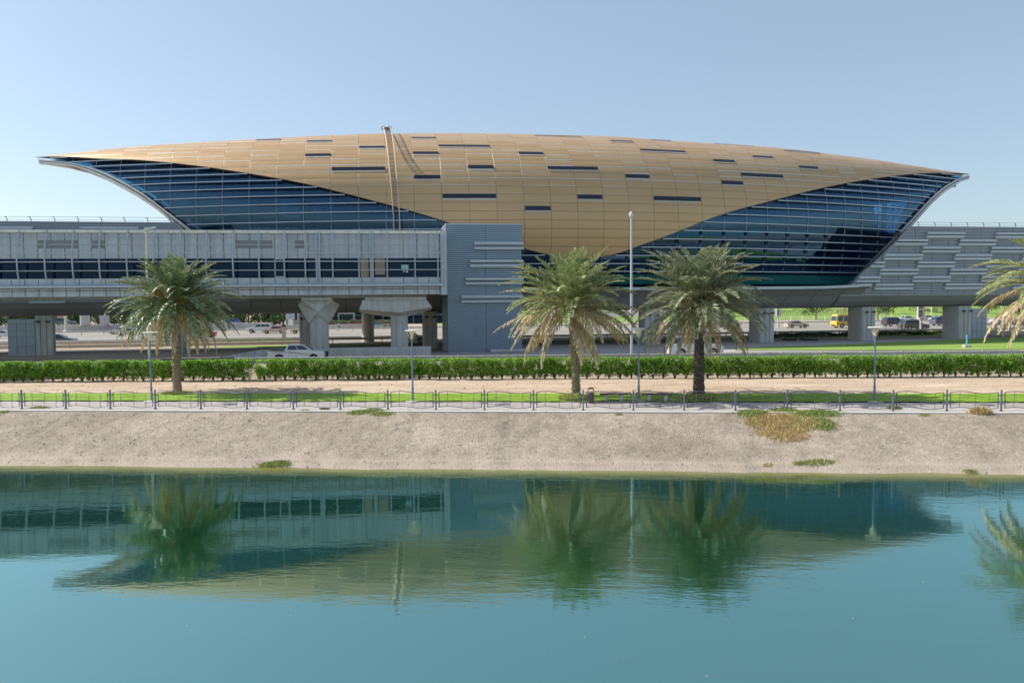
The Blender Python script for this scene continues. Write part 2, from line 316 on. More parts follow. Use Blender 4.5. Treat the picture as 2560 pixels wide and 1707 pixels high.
def water_mat():
    m, t, b = nodes('river_water'); L = t.links.new
    # shallow water over the pale bank reads olive; deep water dark green-teal (local y = distance along the canal normal)
    tc = N(t, 'ShaderNodeTexCoord'); sp = N(t, 'ShaderNodeSeparateXYZ'); L(tc.outputs['Object'], sp.inputs[0])
    nz = N(t, 'ShaderNodeTexNoise', inp={'Scale': .35, 'Detail': 4.}); L(mapping(t, (1, 1, 1)), nz.inputs[0])
    a1 = N(t, 'ShaderNodeMath', operation='MULTIPLY_ADD'); L(nz.outputs[0], a1.inputs[0]); a1.inputs[1].default_value = 1.0; L(sp.outputs[1], a1.inputs[2])
    mr = N(t, 'ShaderNodeMapRange', inp={'From Min': -40., 'From Max': -7.7, 'To Min': 0., 'To Max': 1.}); L(a1.outputs[0], mr.inputs[0])
    col = ramp(t, mr.outputs[0], [(0., (.006, .075, .060)), (.45, (.004, .044, .022)), (.935, (.005, .040, .012)), (.965, (.05, .06, .012)), (1., (.20, .17, .06))])
    out = t.nodes['Material Output']; t.nodes.remove(b); df = N(t, 'ShaderNodeBsdfDiffuse'); L(col, df.inputs[0]); b = N(t, 'ShaderNodeBsdfGlossy'); b.inputs['Color'].default_value = (.62, .93, .88, 1); b.inputs['Roughness'].default_value = .03
    fr = N(t, 'ShaderNodeFresnel'); fr.inputs[0].default_value = 1.333; fm = N(t, 'ShaderNodeMath', operation='MULTIPLY_ADD', use_clamp=True); L(fr.outputs[0], fm.inputs[0]); fm.inputs[1].default_value = .70; fm.inputs[2].default_value = .46
    sh = N(t, 'ShaderNodeMapRange', inp={'From Min': .935, 'From Max': .975, 'To Min': 1., 'To Max': .4}); L(mr.outputs[0], sh.inputs[0]); f2 = N(t, 'ShaderNodeMath', operation='MULTIPLY'); L(fm.outputs[0], f2.inputs[0]); L(sh.outputs[0], f2.inputs[1])
    mxs = N(t, 'ShaderNodeMixShader'); L(f2.outputs[0], mxs.inputs[0]); L(df.outputs[0], mxs.inputs[1]); L(b.outputs[0], mxs.inputs[2]); L(mxs.outputs[0], out.inputs[0])
    w1 = N(t, 'ShaderNodeTexNoise', inp={'Scale': 1.1, 'Detail': 3., 'Roughness': .55}); L(mapping(t, (.55, 1.5, 1)), w1.inputs[0])
    w2 = N(t, 'ShaderNodeTexNoise', inp={'Scale': 5., 'Detail': 3., 'Roughness': .6}); L(mapping(t, (.6, 1.3, 1)), w2.inputs[0])
    w3 = N(t, 'ShaderNodeTexNoise', inp={'Scale': .09, 'Detail': 2.}); L(mapping(t, (.5, 1., 1)), w3.inputs[0])
    st = N(t, 'ShaderNodeMapRange', inp={'From Min': .4, 'From Max': .65, 'To Min': .25, 'To Max': 1.0}); L(w3.outputs[0], st.inputs[0])
    b1 = N(t, 'ShaderNodeBump', inp={'Distance': .009}); L(w1.outputs[0], b1.inputs['Height']); L(st.outputs[0], b1.inputs['Strength'])
    b2 = N(t, 'ShaderNodeBump', inp={'Distance': .0028}); L(w2.outputs[0], b2.inputs['Height']); L(st.outputs[0], b2.inputs['Strength']); L(b1.outputs[0], b2.inputs['Normal'])
    L(b2.outputs[0], b.inputs['Normal']); return m
M_water = water_mat()

# ------------------------------------------------------------------ THE GROUND
GZ = 3.05
def hedge_y(x): return 65.3-.038*x
def gz(x, y):
    q = y-(hedge_y(x)+1.0)
    if q < 0: return 1.86 + .06*max(0, min(1, (y+.09*x-55)/9))
    k = min(1, q/2.2); k = k*k*(3-2*k); return 1.92+(GZ-1.92)*k
def sheet(name, pts_fn, us, vs, mat, obj_frame=None, zoff=0., **kw):
    mb = MB(); k = len(vs)
    for u_ in us:
        for v_ in vs: mb.v.append(tuple(pts_fn(u_, v_)))
    for i in range(len(us)-1):
        for j in range(k-1):
            a = i*k+j; mb.f.append((a, a+k, a+k+1, a+1)); mb.m.append(0)
    o = mb.build(name, mat, **kw)
    return o
def lin(a, b, n): return [a+(b-a)*i/(n-1) for i in range(n)]
ds = [-.3]+lin(2, 16, 12)+lin(16.6, 26, 24)+[30, 40, 60, 90, 140, 220, 400, 900, 3500]
def gpt(a, d):
    p = CF.w(a, d); r = gz(p.x, p.y)
    if 8.3 < d < 17: r += .05*mnoise.noise(Vector((p.x*.25, p.y*1.3, 0)))
    return (p.x, p.y, r)
sheet('ground', gpt, [-3500, -900, -300, -150]+lin(-90, 90, 91)+[150, 300, 900, 3500], ds, [M_ground], kind='structure')
def band(name, d0, d1, mat, zo, n=181, wob=0., a0=-90, a1=90, thick=0):
    us = lin(a0, a1, n); vs = lin(d0, d1, 4)
    def f(a, d):
        dd = d
        if wob and d in (vs[0], vs[-1]): dd += wob*mnoise.noise(Vector((a*.7, d, 3)))
        p = CF.w(a, dd); return (p.x, p.y, 1.86+.06*max(0, min(1, (p.y+.09*p.x-55)/9))+zo)
    return sheet(name, f, us, vs, mat, kind='structure')
band('sand_strip', 8.1, 17.6, [M_sand], .004+.03)
# ruts give the sand strip relief
so_ = sc.objects['sand_strip']; bpy.data.objects.remove(so_)
def sandf(a, d):
    p = CF.w(a, d); r = gz(p.x, p.y)+.012
    rut = sum(-.07*math.exp(-((d-c-.25*math.sin(a*.05))/.28)**2) for c in (10.6, 12.3)) + .05*math.exp(-((d-11.4)/.3)**2)
    r += rut+.07*mnoise.noise(Vector((p.x*.3, p.y*1.1, 0)))+.03*mnoise.noise(Vector((p.x*1.1, p.y*2.2, 5)))+.05
    return (p.x, p.y, r)
sheet('sand_strip', sandf, lin(-90, 90, 361), lin(8.0, 18.6, 60), [M_sand], kind='structure')
band('lawn', 3.85, 8.3, [M_grass], .075, wob=.35)
band('path', -.3, 3.9, [M_path], .004)
# low kerb along the bank top
kb = MB()
for i in range(46):
    a0, a1 = -90+i*4, -90+i*4+3.985
    q = [CF.w(a0, -.85), CF.w(a1, -.85), CF.w(a1, -.3), CF.w(a0, -.3)]
    kb.loft([[(p.x, p.y, 1.5) for p in q], [(p.x, p.y, 1.885) for p in q]], 0, True, True)
kb.build('kerb', M_kerb, kind='structure')
# the gravel bank, continuing below the water
def bankf(a, d):
    p = CF.w(a, d); t = (d+8.0+.30*mnoise.noise(Vector((a*.22, 3, 1)))+.12*mnoise.noise(Vector((a*.9, 9, 1))))/7.2
    z = 1.83*min(t, 1.0) if t > 0 else t*2.2
    z += .12*math.sin(max(0, min(1, t))*math.pi)
    k = max(0, min(1, t))*max(0, min(1, (1-t)*4))
    z += (.16*mnoise.noise(Vector((p.x*.16, p.y*.25, 1)))+.07*mnoise.noise(Vector((p.x*.8, p.y*1., 2)))+.035*mnoise.noise(Vector((p.x*3, p.y*3, 3)))-.10*max(0, mnoise.noise(Vector((p.x*1.3, p.y*.15, 8)))-.15))*k
    z += .05*mnoise.noise(Vector((p.x*.9, 7, 2)))*math.exp(-((t-.08)/.12)**2)
    if 0.02 < t < .14: z += .05*math.exp(-((t-.09)/.03)**2)
    return (p.x, p.y, z)
sheet('bank', bankf, lin(-85, 85, 681), [-14, -11, -9.5]+lin(-8.6, -.8, 56), [M_bank], kind='structure')
wo = MB(); wo.quad((-400, -120, 0), (400, -120, 0), (400, -7.2, 0), (-400, -7.2, 0))
wob = wo.build('water', M_water, kind='structure'); wob.location = CF.o; wob.rotation_euler = (0, 0, CF.a)
# stones lying on the bank
st = MB(); rnd = random.Random(5)
for i in range(17000):
    a = rnd.uniform(-42, 42); d = -8.0+7.0*rnd.random()**.85
    x, y, z = bankf(a, d); r = rnd.uniform(.014, .038)*(1 if rnd.random() < .93 else 1.9)
    n = len(st.v); ang = rnd.uniform(0, 6.28); ca, sa = math.cos(ang), math.sin(ang)
    e = rnd.uniform(.6, 1.); h = rnd.uniform(.4, .8)*r
    for px_, py_, pz_ in ((r, 0, 0), (0, r*e, 0), (-r, 0, 0), (0, -r*e, 0), (rnd.uniform(-.3, .3)*r, 0, h), (0, 0, -r*.3)):
        st.v.append((x+px_*ca-py_*sa, y+px_*sa+py_*ca, z+pz_+r*.15))
    for f in ((0,1,4),(1,2,4),(2,3,4),(3,0,4)): st.f.append(tuple(n+q for q in f)); st.m.append(0)
M_stone = leaf_mat('stones', (.22, .20, .18), (.42, .38, .34), (.62, .58, .52), 0., .9)
st.build('gravel', M_stone, kind='stuff', label='loose grey and pale stones scattered over the sloping bank', cat='gravel', recalc=False)
cl = MB()
for i in range(2600):
    a = rnd.uniform(-44, 44); d = rnd.uniform(8.6, 17.8); x, y, z = sandf(a, d); r = rnd.uniform(.02, .07)*(1 if rnd.random() < .95 else 1.8)
    n = len(cl.v); ang = rnd.uniform(0, 6.28); ca, sa = math.cos(ang), math.sin(ang)
    for px_, py_, pz_ in ((r, 0, 0), (0, r*.8, 0), (-r, 0, 0), (0, -r*.8, 0), (0, 0, r*.6)): cl.v.append((x+px_*ca-py_*sa, y+px_*sa+py_*ca, z+pz_))
    for f in ((0,1,4),(1,2,4),(2,3,4),(3,0,4)): cl.f.append(tuple(n+q for q in f)); cl.m.append(0)
M_clod = leaf_mat('clods', (.28, .18, .11), (.42, .31, .21), (.56, .44, .33), 0., .95)
cl.build('earth_clods', M_clod, kind='stuff', label='small brown clods strewn over the sand strip', cat='clods', recalc=False)
# near road, apron below the viaduct, right lawn
def ysheet(name, x0, x1, f0, f1, mat, z, n=40, m=4):
    def f(x, v): y = f0(x)+(f1(x)-f0(x))*v; return (x, y, z)
    return sheet(name, f, lin(x0, x1, n), lin(0, 1, m), mat, kind='structure')
ysheet('near_road', -120, 160, lambda x: hedge_y(x)+3.4, lambda x: 80.2+.03*x, [M_road], GZ+.008)
ysheet('apron', -8, 160, lambda x: 80.2+.03*x, lambda x: 97+.17*x, [M_path], GZ+.004)
gl = [Gp(*q, GZ) for q in ((1838, 874), (1900, 868), (2001, 865), (2131, 861), (2300, 853), (2440, 847), (2700, 838))]
gb = [Gp(*q, GZ) for q in ((1838, 876), (1900, 876), (2001, 876), (2131, 876), (2300, 876), (2440, 875), (2700, 873))]
lm = MB()
for i in range(len(gl)-1):
    A = [gb[i], gb[i+1], gl[i+1], gl[i]]; A = [Vector((p.x, p.y, GZ+.05)) for p in A]; lm.quad(*A)
lm.build('right_lawn', M_grass2, kind='structure')
def hsheet(name, x0, x1, c0, c1, mat, z):
    mb = MB(); xs = lin(x0, x1, 12)
    for i in range(11):
        p = [HF.w(xs[i], c0), HF.w(xs[i+1], c0), HF.w(xs[i+1], c1), HF.w(xs[i], c1)]
        mb.quad(*[(q.x, q.y, z) for q in p])
    return mb.build(name, mat, kind='structure')
hsheet('highway', -260, 330, 112, 163.5, M_road2, GZ+.006)
hsheet('far_carriageway', -260, 330, 167, 192, M_road2, GZ+.006)
hsheet('service_road', -260, 40, 98, 106, M_road, GZ+.005)
hsheet('far_verge', -20, 330, 103.5, 108.6, M_grass2, GZ+.02)
mk = MB()
for c in (117, 126, 135, 144, 153, 173, 179, 185):
    for i in range(-30, 40):
        x = i*7.5; p = [HF.w(x, c), HF.w(x+3, c), HF.w(x+3, c+.16), HF.w(x, c+.16)]; mk.quad(*[(q.x, q.y, GZ+.012) for q in p])
for c in (113, 162.4, 168, 191):
    p = [HF.w(-260, c), HF.w(330, c), HF.w(330, c+.22), HF.w(-260, c+.22)]; mk.quad(*[(q.x, q.y, GZ+.012) for q in p])
mk.build('road_marking', M_mark, kind='structure')
# planted embankment beyond the highway on the right
eb = MB()
exs = lin(14, 290, 60); prof = [(212, 0), (222, .5), (238, 1.1), (240, 1.2), (262, 3.0), (266, 3.3), (300, 5.5), (360, 7.0), (420, 7.5)]
for i in range(59):
    for j in range(len(prof)-1):
        A = []
        for xx, (c, h) in ((exs[i], prof[j]), (exs[i+1], prof[j]), (exs[i+1], prof[j+1]), (exs[i], prof[j+1])):
            p = HF.w(xx, c); k = min(1, max(0, (xx-14)/25)); A.append((p.x, p.y, GZ+.01+h*k+.1*mnoise.noise(Vector((xx*.1, c*.1, 0)))))
        eb.quad(*A, 1 if 240 <= prof[j][0] < 262 and 70 < exs[i] < 100 else 0)
eb.build('embankment', [M_grass2, M_conc_d], kind='structure')

# ------------------------------------------------------------------ THE METRO STATION
W0, ZC, H2, SC = 17.0, 17.5, 64.352, 5.262
TN = lin(-1, 1, 17)
ZR = [26.67, 27.73, 28.54, 29.13, 29.71, 30.19, 30.45, 30.59, 30.61, 30.58, 30.29, 30.03, 29.76, 29.17, 28.48, 27.67, 26.89]
def interp(x, xs, ys):
    if x <= xs[0]: return ys[0]
    if x >= xs[-1]: return ys[-1]
    for i in range(len(xs)-1):
        if x <= xs[i+1]:
            k = (x-xs[i])/(xs[i+1]-xs[i]); return ys[i]+(ys[i+1]-ys[i])*k
def csp(x, xs, ys):   # smooth (Catmull) interpolation
    if x <= xs[0]: return ys[0]
    if x >= xs[-1]: return ys[-1]
    for i in range(len(xs)-1):
        if x <= xs[i+1]:
            k = (x-xs[i])/(xs[i+1]-xs[i]); h = xs[i+1]-xs[i]
            m0 = (ys[i+1]-ys[i-1])/(xs[i+1]-xs[i-1]) if i > 0 else (ys[i+1]-ys[i])/h
            m1 = (ys[i+2]-ys[i])/(xs[i+2]-xs[i]) if i < len(xs)-2 else (ys[i+1]-ys[i])/h
            return (2*k**3-3*k*k+1)*ys[i]+(k**3-2*k*k+k)*h*m0+(-2*k**3+3*k*k)*ys[i+1]+(k**3-k*k)*h*m1
def ztip(t): return 26.673+(26.892-26.673)*(t+1)/2
def shell(tau, ph, off=0., back=1):
    """local (along, away, z) point of the shell; off moves inwards; back=-1 mirrors to the far side"""
    def P(tau, ph):
        ww = W0*(1-tau*tau); ze = ZC+(ztip(tau)-ZC)*abs(tau)**2.5
        b = (csp(tau, TN, ZR)-ze) if ph > 0 else (ze-10.1)/.55
        return SC+tau*H2, ww*math.cos(ph), ze+b*math.sin(ph)
    s_, t_, z_ = P(tau, ph)
    if off:
        a, b = P(tau, ph-.01), P(tau, ph+.01); dt, dz = b[1]-a[1], b[2]-a[2]; l = math.hypot(dt, dz) or 1
        t_ += -dz/l*off; z_ += dt/l*off
    return Vector((s_, -t_*back, z_))
_ph = [R_(-33+123*i/399) for i in range(400)]; _q = [shell(0., p) for p in _ph]; _arc = [0.]
for i in range(1, 400): _arc.append(_arc[-1]+(_q[i]-_q[i-1]).length)
_zz = [p.z for p in _q]
def arcv(z): return interp(z, _zz, _arc)
def z_of_arc(a): return interp(a, _arc, _zz)
def ph_of_z(tau, z):
    ze = ZC+(ztip(tau)-ZC)*abs(tau)**2.5; b = (csp(tau, TN, ZR)-ze) if z > ze else (ze-10.1)/.55
    return math.asin(max(-1, min(1, (z-ze)/b)))
EDG = [(-1, 52), (-.9, 35.8), (-.79, 32.5), (-.686, 28), (-.573, 22), (-.488, 17.2), (-.384, 9.9), (-.287, 3.0), (-.237, -1), (-.17, -6.6), (-.101, -12.6),
       (-.047, -16.2), (.002, -17.8), (.068, -15.4), (.116, -11), (.184, -4.8), (.286, 4.5), (.384, 10.8), (.484, 17), (.588, 23), (.755, 32.2), (.93, 44), (1, 52)]
RIM = [(-1, 26.6), (-.985, 26.4), (-.915, 25.6), (-.853, 24.2), (-.792, 22.0), (-.744, 19.7), (-.694, 17.2), (-.64, 14.3), (-.57, 10.1), (.60, 10.1), (.627, 11.6),
       (.673, 14.3), (.751, 18.1), (.844, 22.6), (.901, 24.7), (.97, 26.4), (1, 26.8)]      # rim height along the shell
def phe(t): return R_(csp(t, [e[0] for e in EDG], [e[1] for e in EDG]))
def phr(t): return ph_of_z(t, csp(t, [e[0] for e in RIM], [e[1] for e in RIM]))
PIT, PO = .0485, -.0035
station = thing('metro_station', 'long shell-shaped elevated station with a gold panelled roof and blue glass walls', 'station', MF.o, MF.a)
# gold roof, outer skin (front edge follows the S-curve, far side mirrored end for end)
NT, NP = 260, 60
def roof_skin(off):
    mb = MB(); mb.uv = []
    for i in range(NT+1):
        tau = -1+2*i/NT; tau = max(-.9999, min(.9999, tau))
        a, b = phe(tau), math.pi-phe(-tau)
        off_ = off*min(1, (1-abs(tau))*9)
        for j in range(NP+1):
            ph = a+(b-a)*j/NP
            if ph <= math.pi/2: p = shell(tau, ph, off_)
            else: p = shell(tau, math.pi-ph, off_, -1)
            mb.v.append(tuple(p)); v = arcv(p.z); v = v if ph <= math.pi/2 else 2*_arc[-1]-v
            mb.uv.append(((tau-PO)/PIT, (v-.07)/1.02))
    for i in range(NT):
        for j in range(NP):
            q = i*(NP+1)+j; mb.f.append((q, q+NP+1, q+NP+2, q+1)); mb.m.append(0)
    return mb
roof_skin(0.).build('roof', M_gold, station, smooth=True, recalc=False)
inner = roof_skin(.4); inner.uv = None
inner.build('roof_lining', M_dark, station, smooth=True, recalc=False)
# edge trim: thick dark lip under the gold edge, thin gold border on it
for back in (1, -1):
    ed = MB(); ring_o = []; ring_i = []
    for i in range(NT+1):
        tau = max(-.9999, min(.9999, -1+2*i/NT)); e = phe(tau if back == 1 else -tau)
        ed.v += [tuple(shell(tau, e, 0, back)), tuple(shell(tau, e-.004, -.05, back)), tuple(shell(tau, e-.006, .02, back)), tuple(shell(tau, e+.004, .45*min(1, (1-abs(tau))*9), back))]
    for i in range(NT):
        for j in range(3):
            q = i*4+j; ed.f.append((q, q+4, q+5, q+1)); ed.m.append(0 if j < 2 else 1)
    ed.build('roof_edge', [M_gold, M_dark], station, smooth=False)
# glass walls on both sides
def glass(back, t0, t1, lo, hi, name, mat, n=120, off=.42):
    mb = MB(); K = 14
    for i in range(n+1):
        tau = t0+(t1-t0)*i/n; a, b = lo(tau), hi(tau)
        for j in range(K+1): mb.v.append(tuple(shell(tau, a+(b-a)*j/K, off, back)))
    for i in range(n):
        for j in range(K):
            q = i*(K+1)+j; mb.f.append((q, q+K+1, q+K+2, q+1)); mb.m.append(0)
    return mb.build(name, mat, station, smooth=True, recalc=False)
ZT = 11.35
def lo_f(t): return max(phr(t), ph_of_z(t, ZT))
BX = .975
M_bar = pm('sunshade_grey', (.56, .61, .68), .4, .1, c2=(.50, .55, .62))
for back, sg in ((1, 1), (-1, -1)):
    g = glass(back, -BX, BX, lambda t: lo_f(t), lambda t: max(lo_f(t), phe(sg*t)+.02), 'glass_wall', M_glass)
    if back == 1: gw = g
    # transverse mullions (one per panel column)
    k = -20
    while k <= 20:
        tau = PO+PIT*k; k += 1
        if abs(tau) > .965: continue
        a, b = (lo_f(tau)), phe(sg*tau)
        if b-a < .02: continue
        L = [shell(tau, a+(b-a)*j/10, .33, back) for j in range(11)]; ml = MB(); ml.tube(L, .032, 4, caps=False); ml.build('mullion', M_steel, g)
    # horizontal sun-shade bars at constant height
    zl = [27.2-.03-i*1.0 for i in range(0)]
    r = 0
    while True:
        av = .07+1.02*(1+r); r += 1
        zb = z_of_arc(av) if av < _arc[-1] else 99
        if zb > 27.0: break
        if zb < 11.3: continue
        run = []; bars = []
        for i in range(281):
            tau = -.97+1.94*i/280; ph = ph_of_z(tau, zb)
            ok = (lo_f(tau)+.004 < ph < phe(sg*tau)-.01) and abs(shell(tau, ph).z-zb) < .05
            if ok: run.append(tau)
            if (not ok or i == 280) and run:
                if len(run) > 3: bars.append(run)
                run = []
        for rn in bars:
            mb = MB(); rings = []
            for tau in rn:
                p = shell(tau, ph_of_z(tau, zb), 0, back); o = shell(tau, ph_of_z(tau, zb), .30, back)
                dy = -1 if back == 1 else 1
                q = [(p.x, p.y+.08*dy, zb-.045), (p.x, p.y+.08*dy, zb+.045), (o.x, o.y-.02*dy, zb+.04), (o.x, o.y-.02*dy, zb-.04)]
                rings.append(q)
            mb.loft(rings, 0, True, True)
            # brackets under the lower bars
            if zb < 17.5 and back == 1:
                bk = mb; k = -20
                while k <= 20:
                    tau = PO+PIT*k; k += 1
                    if rn[0] < tau < rn[-1]:
                        p = shell(tau, ph_of_z(tau, zb), 0, back)
                        bk.v += [(p.x-.04, p.y, zb-.05), (p.x+.04, p.y, zb-.05), (p.x+.04, p.y+.4, zb-.55), (p.x-.04, p.y+.4, zb-.55), (p.x-.04, p.y+.4, zb-.05), (p.x+.04, p.y+.4, zb-.05)]
                        n = len(bk.v)-6
                        for f in ((0,1,2,3),(0,3,4),(1,5,2)): bk.f.append(tuple(n+q for q in f)); bk.m.append(1)
            mb.build('sunshade_bar', [M_bar, M_dark], g)
    glass(back, -.6, .62, lambda t: R_(-33), lambda t: ph_of_z(t, ZT), 'lower_glass', M_glass_t, 60, .38)
# the end rims: two white bands with a dark groove, and the bronze soffit between near and far rim
LB = [(105, 409), (150, 411), (191, 418), (240, 437), (300, 468), (343, 492), (381, 517), (408, 537), (452, 578), (520, 645), (590, 718)]
RB = [(2419, 449), (2401, 455), (2361, 481), (2328, 511), (2274, 572), (2219, 632), (2151, 695), (2126, 716)]
def rimB(px, py):
    s_ = 0
    t_ = 4.
    for _ in range(8):
        s_, z_ = MF.hit(px, py, t_); tau = (s_-SC)/H2; ww = W0*max(.001, (1-tau*tau)); t_ = .93*ww*math.cos(phr(tau))
    return Vector((s_, -t_, z_))
def rimA(tau, back=1): return shell(tau, phr(tau), .12, back)
for side, tab in ((-1, LB), (1, RB)):
    B = [rimB(*q) for q in tab]; bt = [(p.x-SC)/H2 for p in B]
    order = sorted(range(len(B)), key=lambda i: bt[i]); xs = [bt[i] for i in order]; ys = [B[i].y for i in order]; zs = [B[i].z for i in order]
    t_in = .58 if side == 1 else -.56
    taus = [side*(.993-(.993-abs(t_in))*i/90) for i in range(91)]
    def Bp(tau, back=1):
        y, z = interp(tau, xs, ys), interp(tau, xs, zs)
        a = rimA(tau)
        if z > a.z-.08: z = a.z-.08
        return Vector((SC+tau*H2, y*back, z))
    for back in (1, -1):
        rb = MB(); rg = []
        for tau in taus:
            A = rimA(tau); Bq = Bp(tau); d = Bq-A
            pts = [A, A+Vector((0, -.10, 0)), A+d*.34+Vector((0, -.10, 0)), A+d*.34+Vector((0, .30, 0)), A+d*.50+Vector((0, .30, 0)), A+d*.50+Vector((0, -.06, 0)), Bq+Vector((0, -.06, 0)), Bq+Vector((0, .25, 0)), A+d*.3+Vector((0, .9, .0))]
            rg.append([(p.x, p.y*back, p.z) for p in pts])
        n = len(rb.v); k = 9
        for r_ in rg: rb.v += r_
        for i in range(len(rg)-1):
            for j in range(k):
                a = i*k+j; b = i*k+(j+1) % k; rb.f.append((a, b, b+k, a+k)); rb.m.append(1 if j in (2, 3, 4) else 0)
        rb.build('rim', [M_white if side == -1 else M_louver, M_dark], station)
    sf = MB()
    for tau in taus:
        Bq = Bp(tau); sf.v += [(Bq.x, Bq.y+.2, Bq.z+.02), (Bq.x, 0, Bq.z+.35+.5*(1-abs(tau))), (Bq.x, -Bq.y-.2, Bq.z+.02)]
    for i in range(90 if side == -1 else 12):
        for j in range(2):
            q = i*3+j; sf.f.append((q, q+3, q+4, q+1)); sf.m.append(0 if i < 34 else 1)
    sf.build('end_soffit', [M_bronze, M_conc_d], station, smooth=True)
    if side == -1: continue
    # end glazing between the near and far rims
    eg = MB(); 
    for tau in taus[20:]:
        A = rimA(tau); eg.v += [(A.x, A.y+.3, A.z), (A.x, A.y*.5, A.z), (A.x, 0, A.z), (A.x, -A.y*.5, A.z), (A.x, -A.y-.3, A.z)]
    for i in range(len(taus)-21):
        for j in range(4):
            q = i*5+j; eg.f.append((q, q+5, q+6, q+1)); eg.m.append(0)
    eg.build('end_glass', M_glass, station, smooth=True, recalc=False)
# skylights: dark strips set in the upper half of a panel, pale sill below
SKY = [(-12, 1, 22.16), (-10, 1, 21.1), (-6, 1, 22.16), (-8, 1, 19.1), (-10, 1, 17.39), (-9, 2, 14.85), (-6, 1, 17.68), (-5, 2, 19.44), (-6, 1, 13.54), (-4, 1, 15.1),
       (-5, 2, 11.03), (-2, 1, 17.83), (-2, 1, 9.59), (-1, 2, 24.6), (-1, 2, 15.1), (0, 1, 11.03), (2, 1, 22.4), (2, 1, 14.01), (3, 2, 19.44), (3, 2, 11.03), (4, 1, 24.6),
       (6, 1, 17.54), (6, 1, 13.54), (7, 2, 14.98), (7, 2, 24.6), (8, 1, 19.1), (10, 2, 22.1), (10, 1, 17.1)]
M_sill = pm('dusty_sill', (.58, .50, .42), .6)
M_sky = pm('skylight_glass', (.006, .014, .04), .25, c2=(.004, .01, .03), spec=.6)
for c, n, av in SKY:
    t0, t1 = PO+PIT*c+.0012, PO+PIT*(c+n)-.0012
    def strip(a0, a1, off, name, mat, parent, t0=t0, t1=t1):
        mb = MB(); K = 6*n
        for i in range(K+1):
            tau = t0+(t1-t0)*i/K
            for av_ in (a0, a1):
                z = z_of_arc(av_); mb.v.append(tuple(shell(tau, ph_of_z(tau, z), off)))
        for i in range(K): mb.f.append((i*2, i*2+2, i*2+3, i*2+1)); mb.m.append(0)
        return mb.build(name, mat, parent, recalc=False)
    s_ = strip(av-.25, av+.25, -.05, 'skylight', M_sky, station)
    strip(av-.52, av-.30, -.03, 'sill', M_sill, s_, t0, t1)
# soffit / belly, deck edge, interior
def sweep(prof, s0, s1, n, name, mat, parent, closed=False, fn=None, smooth=False):
    mb = MB(); rings = []
    for i in range(n+1):
        s_ = s0+(s1-s0)*i/n; rings.append([fn(s_, y, z) if fn else (s_, y, z) for y, z in prof])
    mb.loft(rings, 0, closed, False); return mb.build(name, mat, parent, smooth=smooth)
half = [(-16.6, 9.95), (-16.6, 9.62), (-15.6, 9.35), (-14.4, 8.75), (-13.5, 8.0), (-12.6, 7.45), (-11.5, 7.28), (0, 7.25)]
prof = half+[(-y, z) for y, z in reversed(half[:-1])]
xs0, xs1 = -38, MF.hit(2178, 712, 16.6)[0]
def backk(s_): return max(.02, min(1, 1-(abs(s_-2)-20)/16))
def taper(s_, y, z):
    k = max(0, (s_-(xs1-9))/9); yy = y if y <= 0 else y*backk(s_); return (s_, yy, z+(.30*k*k if z > 9 else 0))
bel = sweep(prof, xs0, xs1, 24, 'soffit', M_belly, station, fn=taper)
sweep([(-16.62, 9.97), (-16.72, 9.97), (-16.72, 9.66), (-16.62, 9.62)], xs0, xs1, 24, 'deck_edge', M_louver, station, closed=True, fn=taper)
sweep([(-16.55, 9.94), (0, 9.94), (16.5, 9.94)], xs0, xs1, 24, 'deck', M_conc_d, station, fn=lambda s_, y, z: (s_, y if y <= 0 else y*backk(s_), z))
sj = MB()
for i in range(24):     # dark joints across the soffit cladding
    s_ = xs0+2+i*3.6
    if s_ < xs1-1:
        for j in range(len(half)-2):
            (y0, z0), (y1, z1) = half[j+1], half[j+2]; sj.quad((s_, y0, z0-.012), (s_+.05, y0, z0-.012), (s_+.05, y1, z1-.012), (s_, y1, z1-.012))
sj.build('soffit_joints', M_dark, station)
M_int = pm('interior_wall', (.08, .22, .36), .7, c2=(.03, .09, .15), ns=.14)
M_intl = pm('interior_pale', (.40, .62, .70), .6, c2=(.20, .40, .48), ns=.5)
it = MB(); it.box(-30, 36, -8, 8, 9.96, 16.2, 0); it.build('concourse', M_int, station)
it = MB(); it.box(-34, 42, -10.6, 10.6, 16.25, 16.9, 0); it.build('platform', M_int, station)
it = MB(); n = 60
for i in range(n+1):
    s_ = -53+100*i/n; tau = (s_-SC)/H2; it.v += [(s_, 1.0, max(9.96, shell(tau, phr(tau)).z+.35) if tau < 0 else 9.96), (s_, 1.0, csp(tau, TN, ZR)-.7)]
for i in range(n): it.f.append((2*i, 2*i+2, 2*i+3, 2*i+1)); it.m.append(0)
sq = MF.hit(2203, 540, 0)[0]
it.poly([(47.01, 1.0, 9.96), (sq, 1.0, 9.96), (sq+.8, 1.0, 17.0), (sq, 1, 19), (sq-.6, 1.0, 22.3), (sq+4, 1.0, 22.8), (sq+13, 1.0, 25.2), (sq+13, 1, 26.6), (47.01, 1.0, 28.4)])
it.build('partition', M_int, station)
for (a, b, z0, z1) in ((425, 468, 490, 548), (705, 750, 500, 545), (798, 835, 496, 520)):
    x0, zb = MF.hit(a, z1, 2); x1, zt_ = MF.hit(b, z0, 2); il = MB(); il.box(x0, x1, -2.2, -2, zb, zt_); il.build('lit_panel', M_intl, station)
rr = random.Random(3)
for i in range(18):
    x = rr.uniform(-30, 40); z = rr.choice((17.2, 18.5, 19.6)); ww = rr.uniform(.8, 3.2); il = MB(); il.box(x, x+ww, -6.1, -6., z, z+rr.uniform(.3, 1.0)); il.build('fitting', M_intl if i % 3 == 0 else M_int, station)
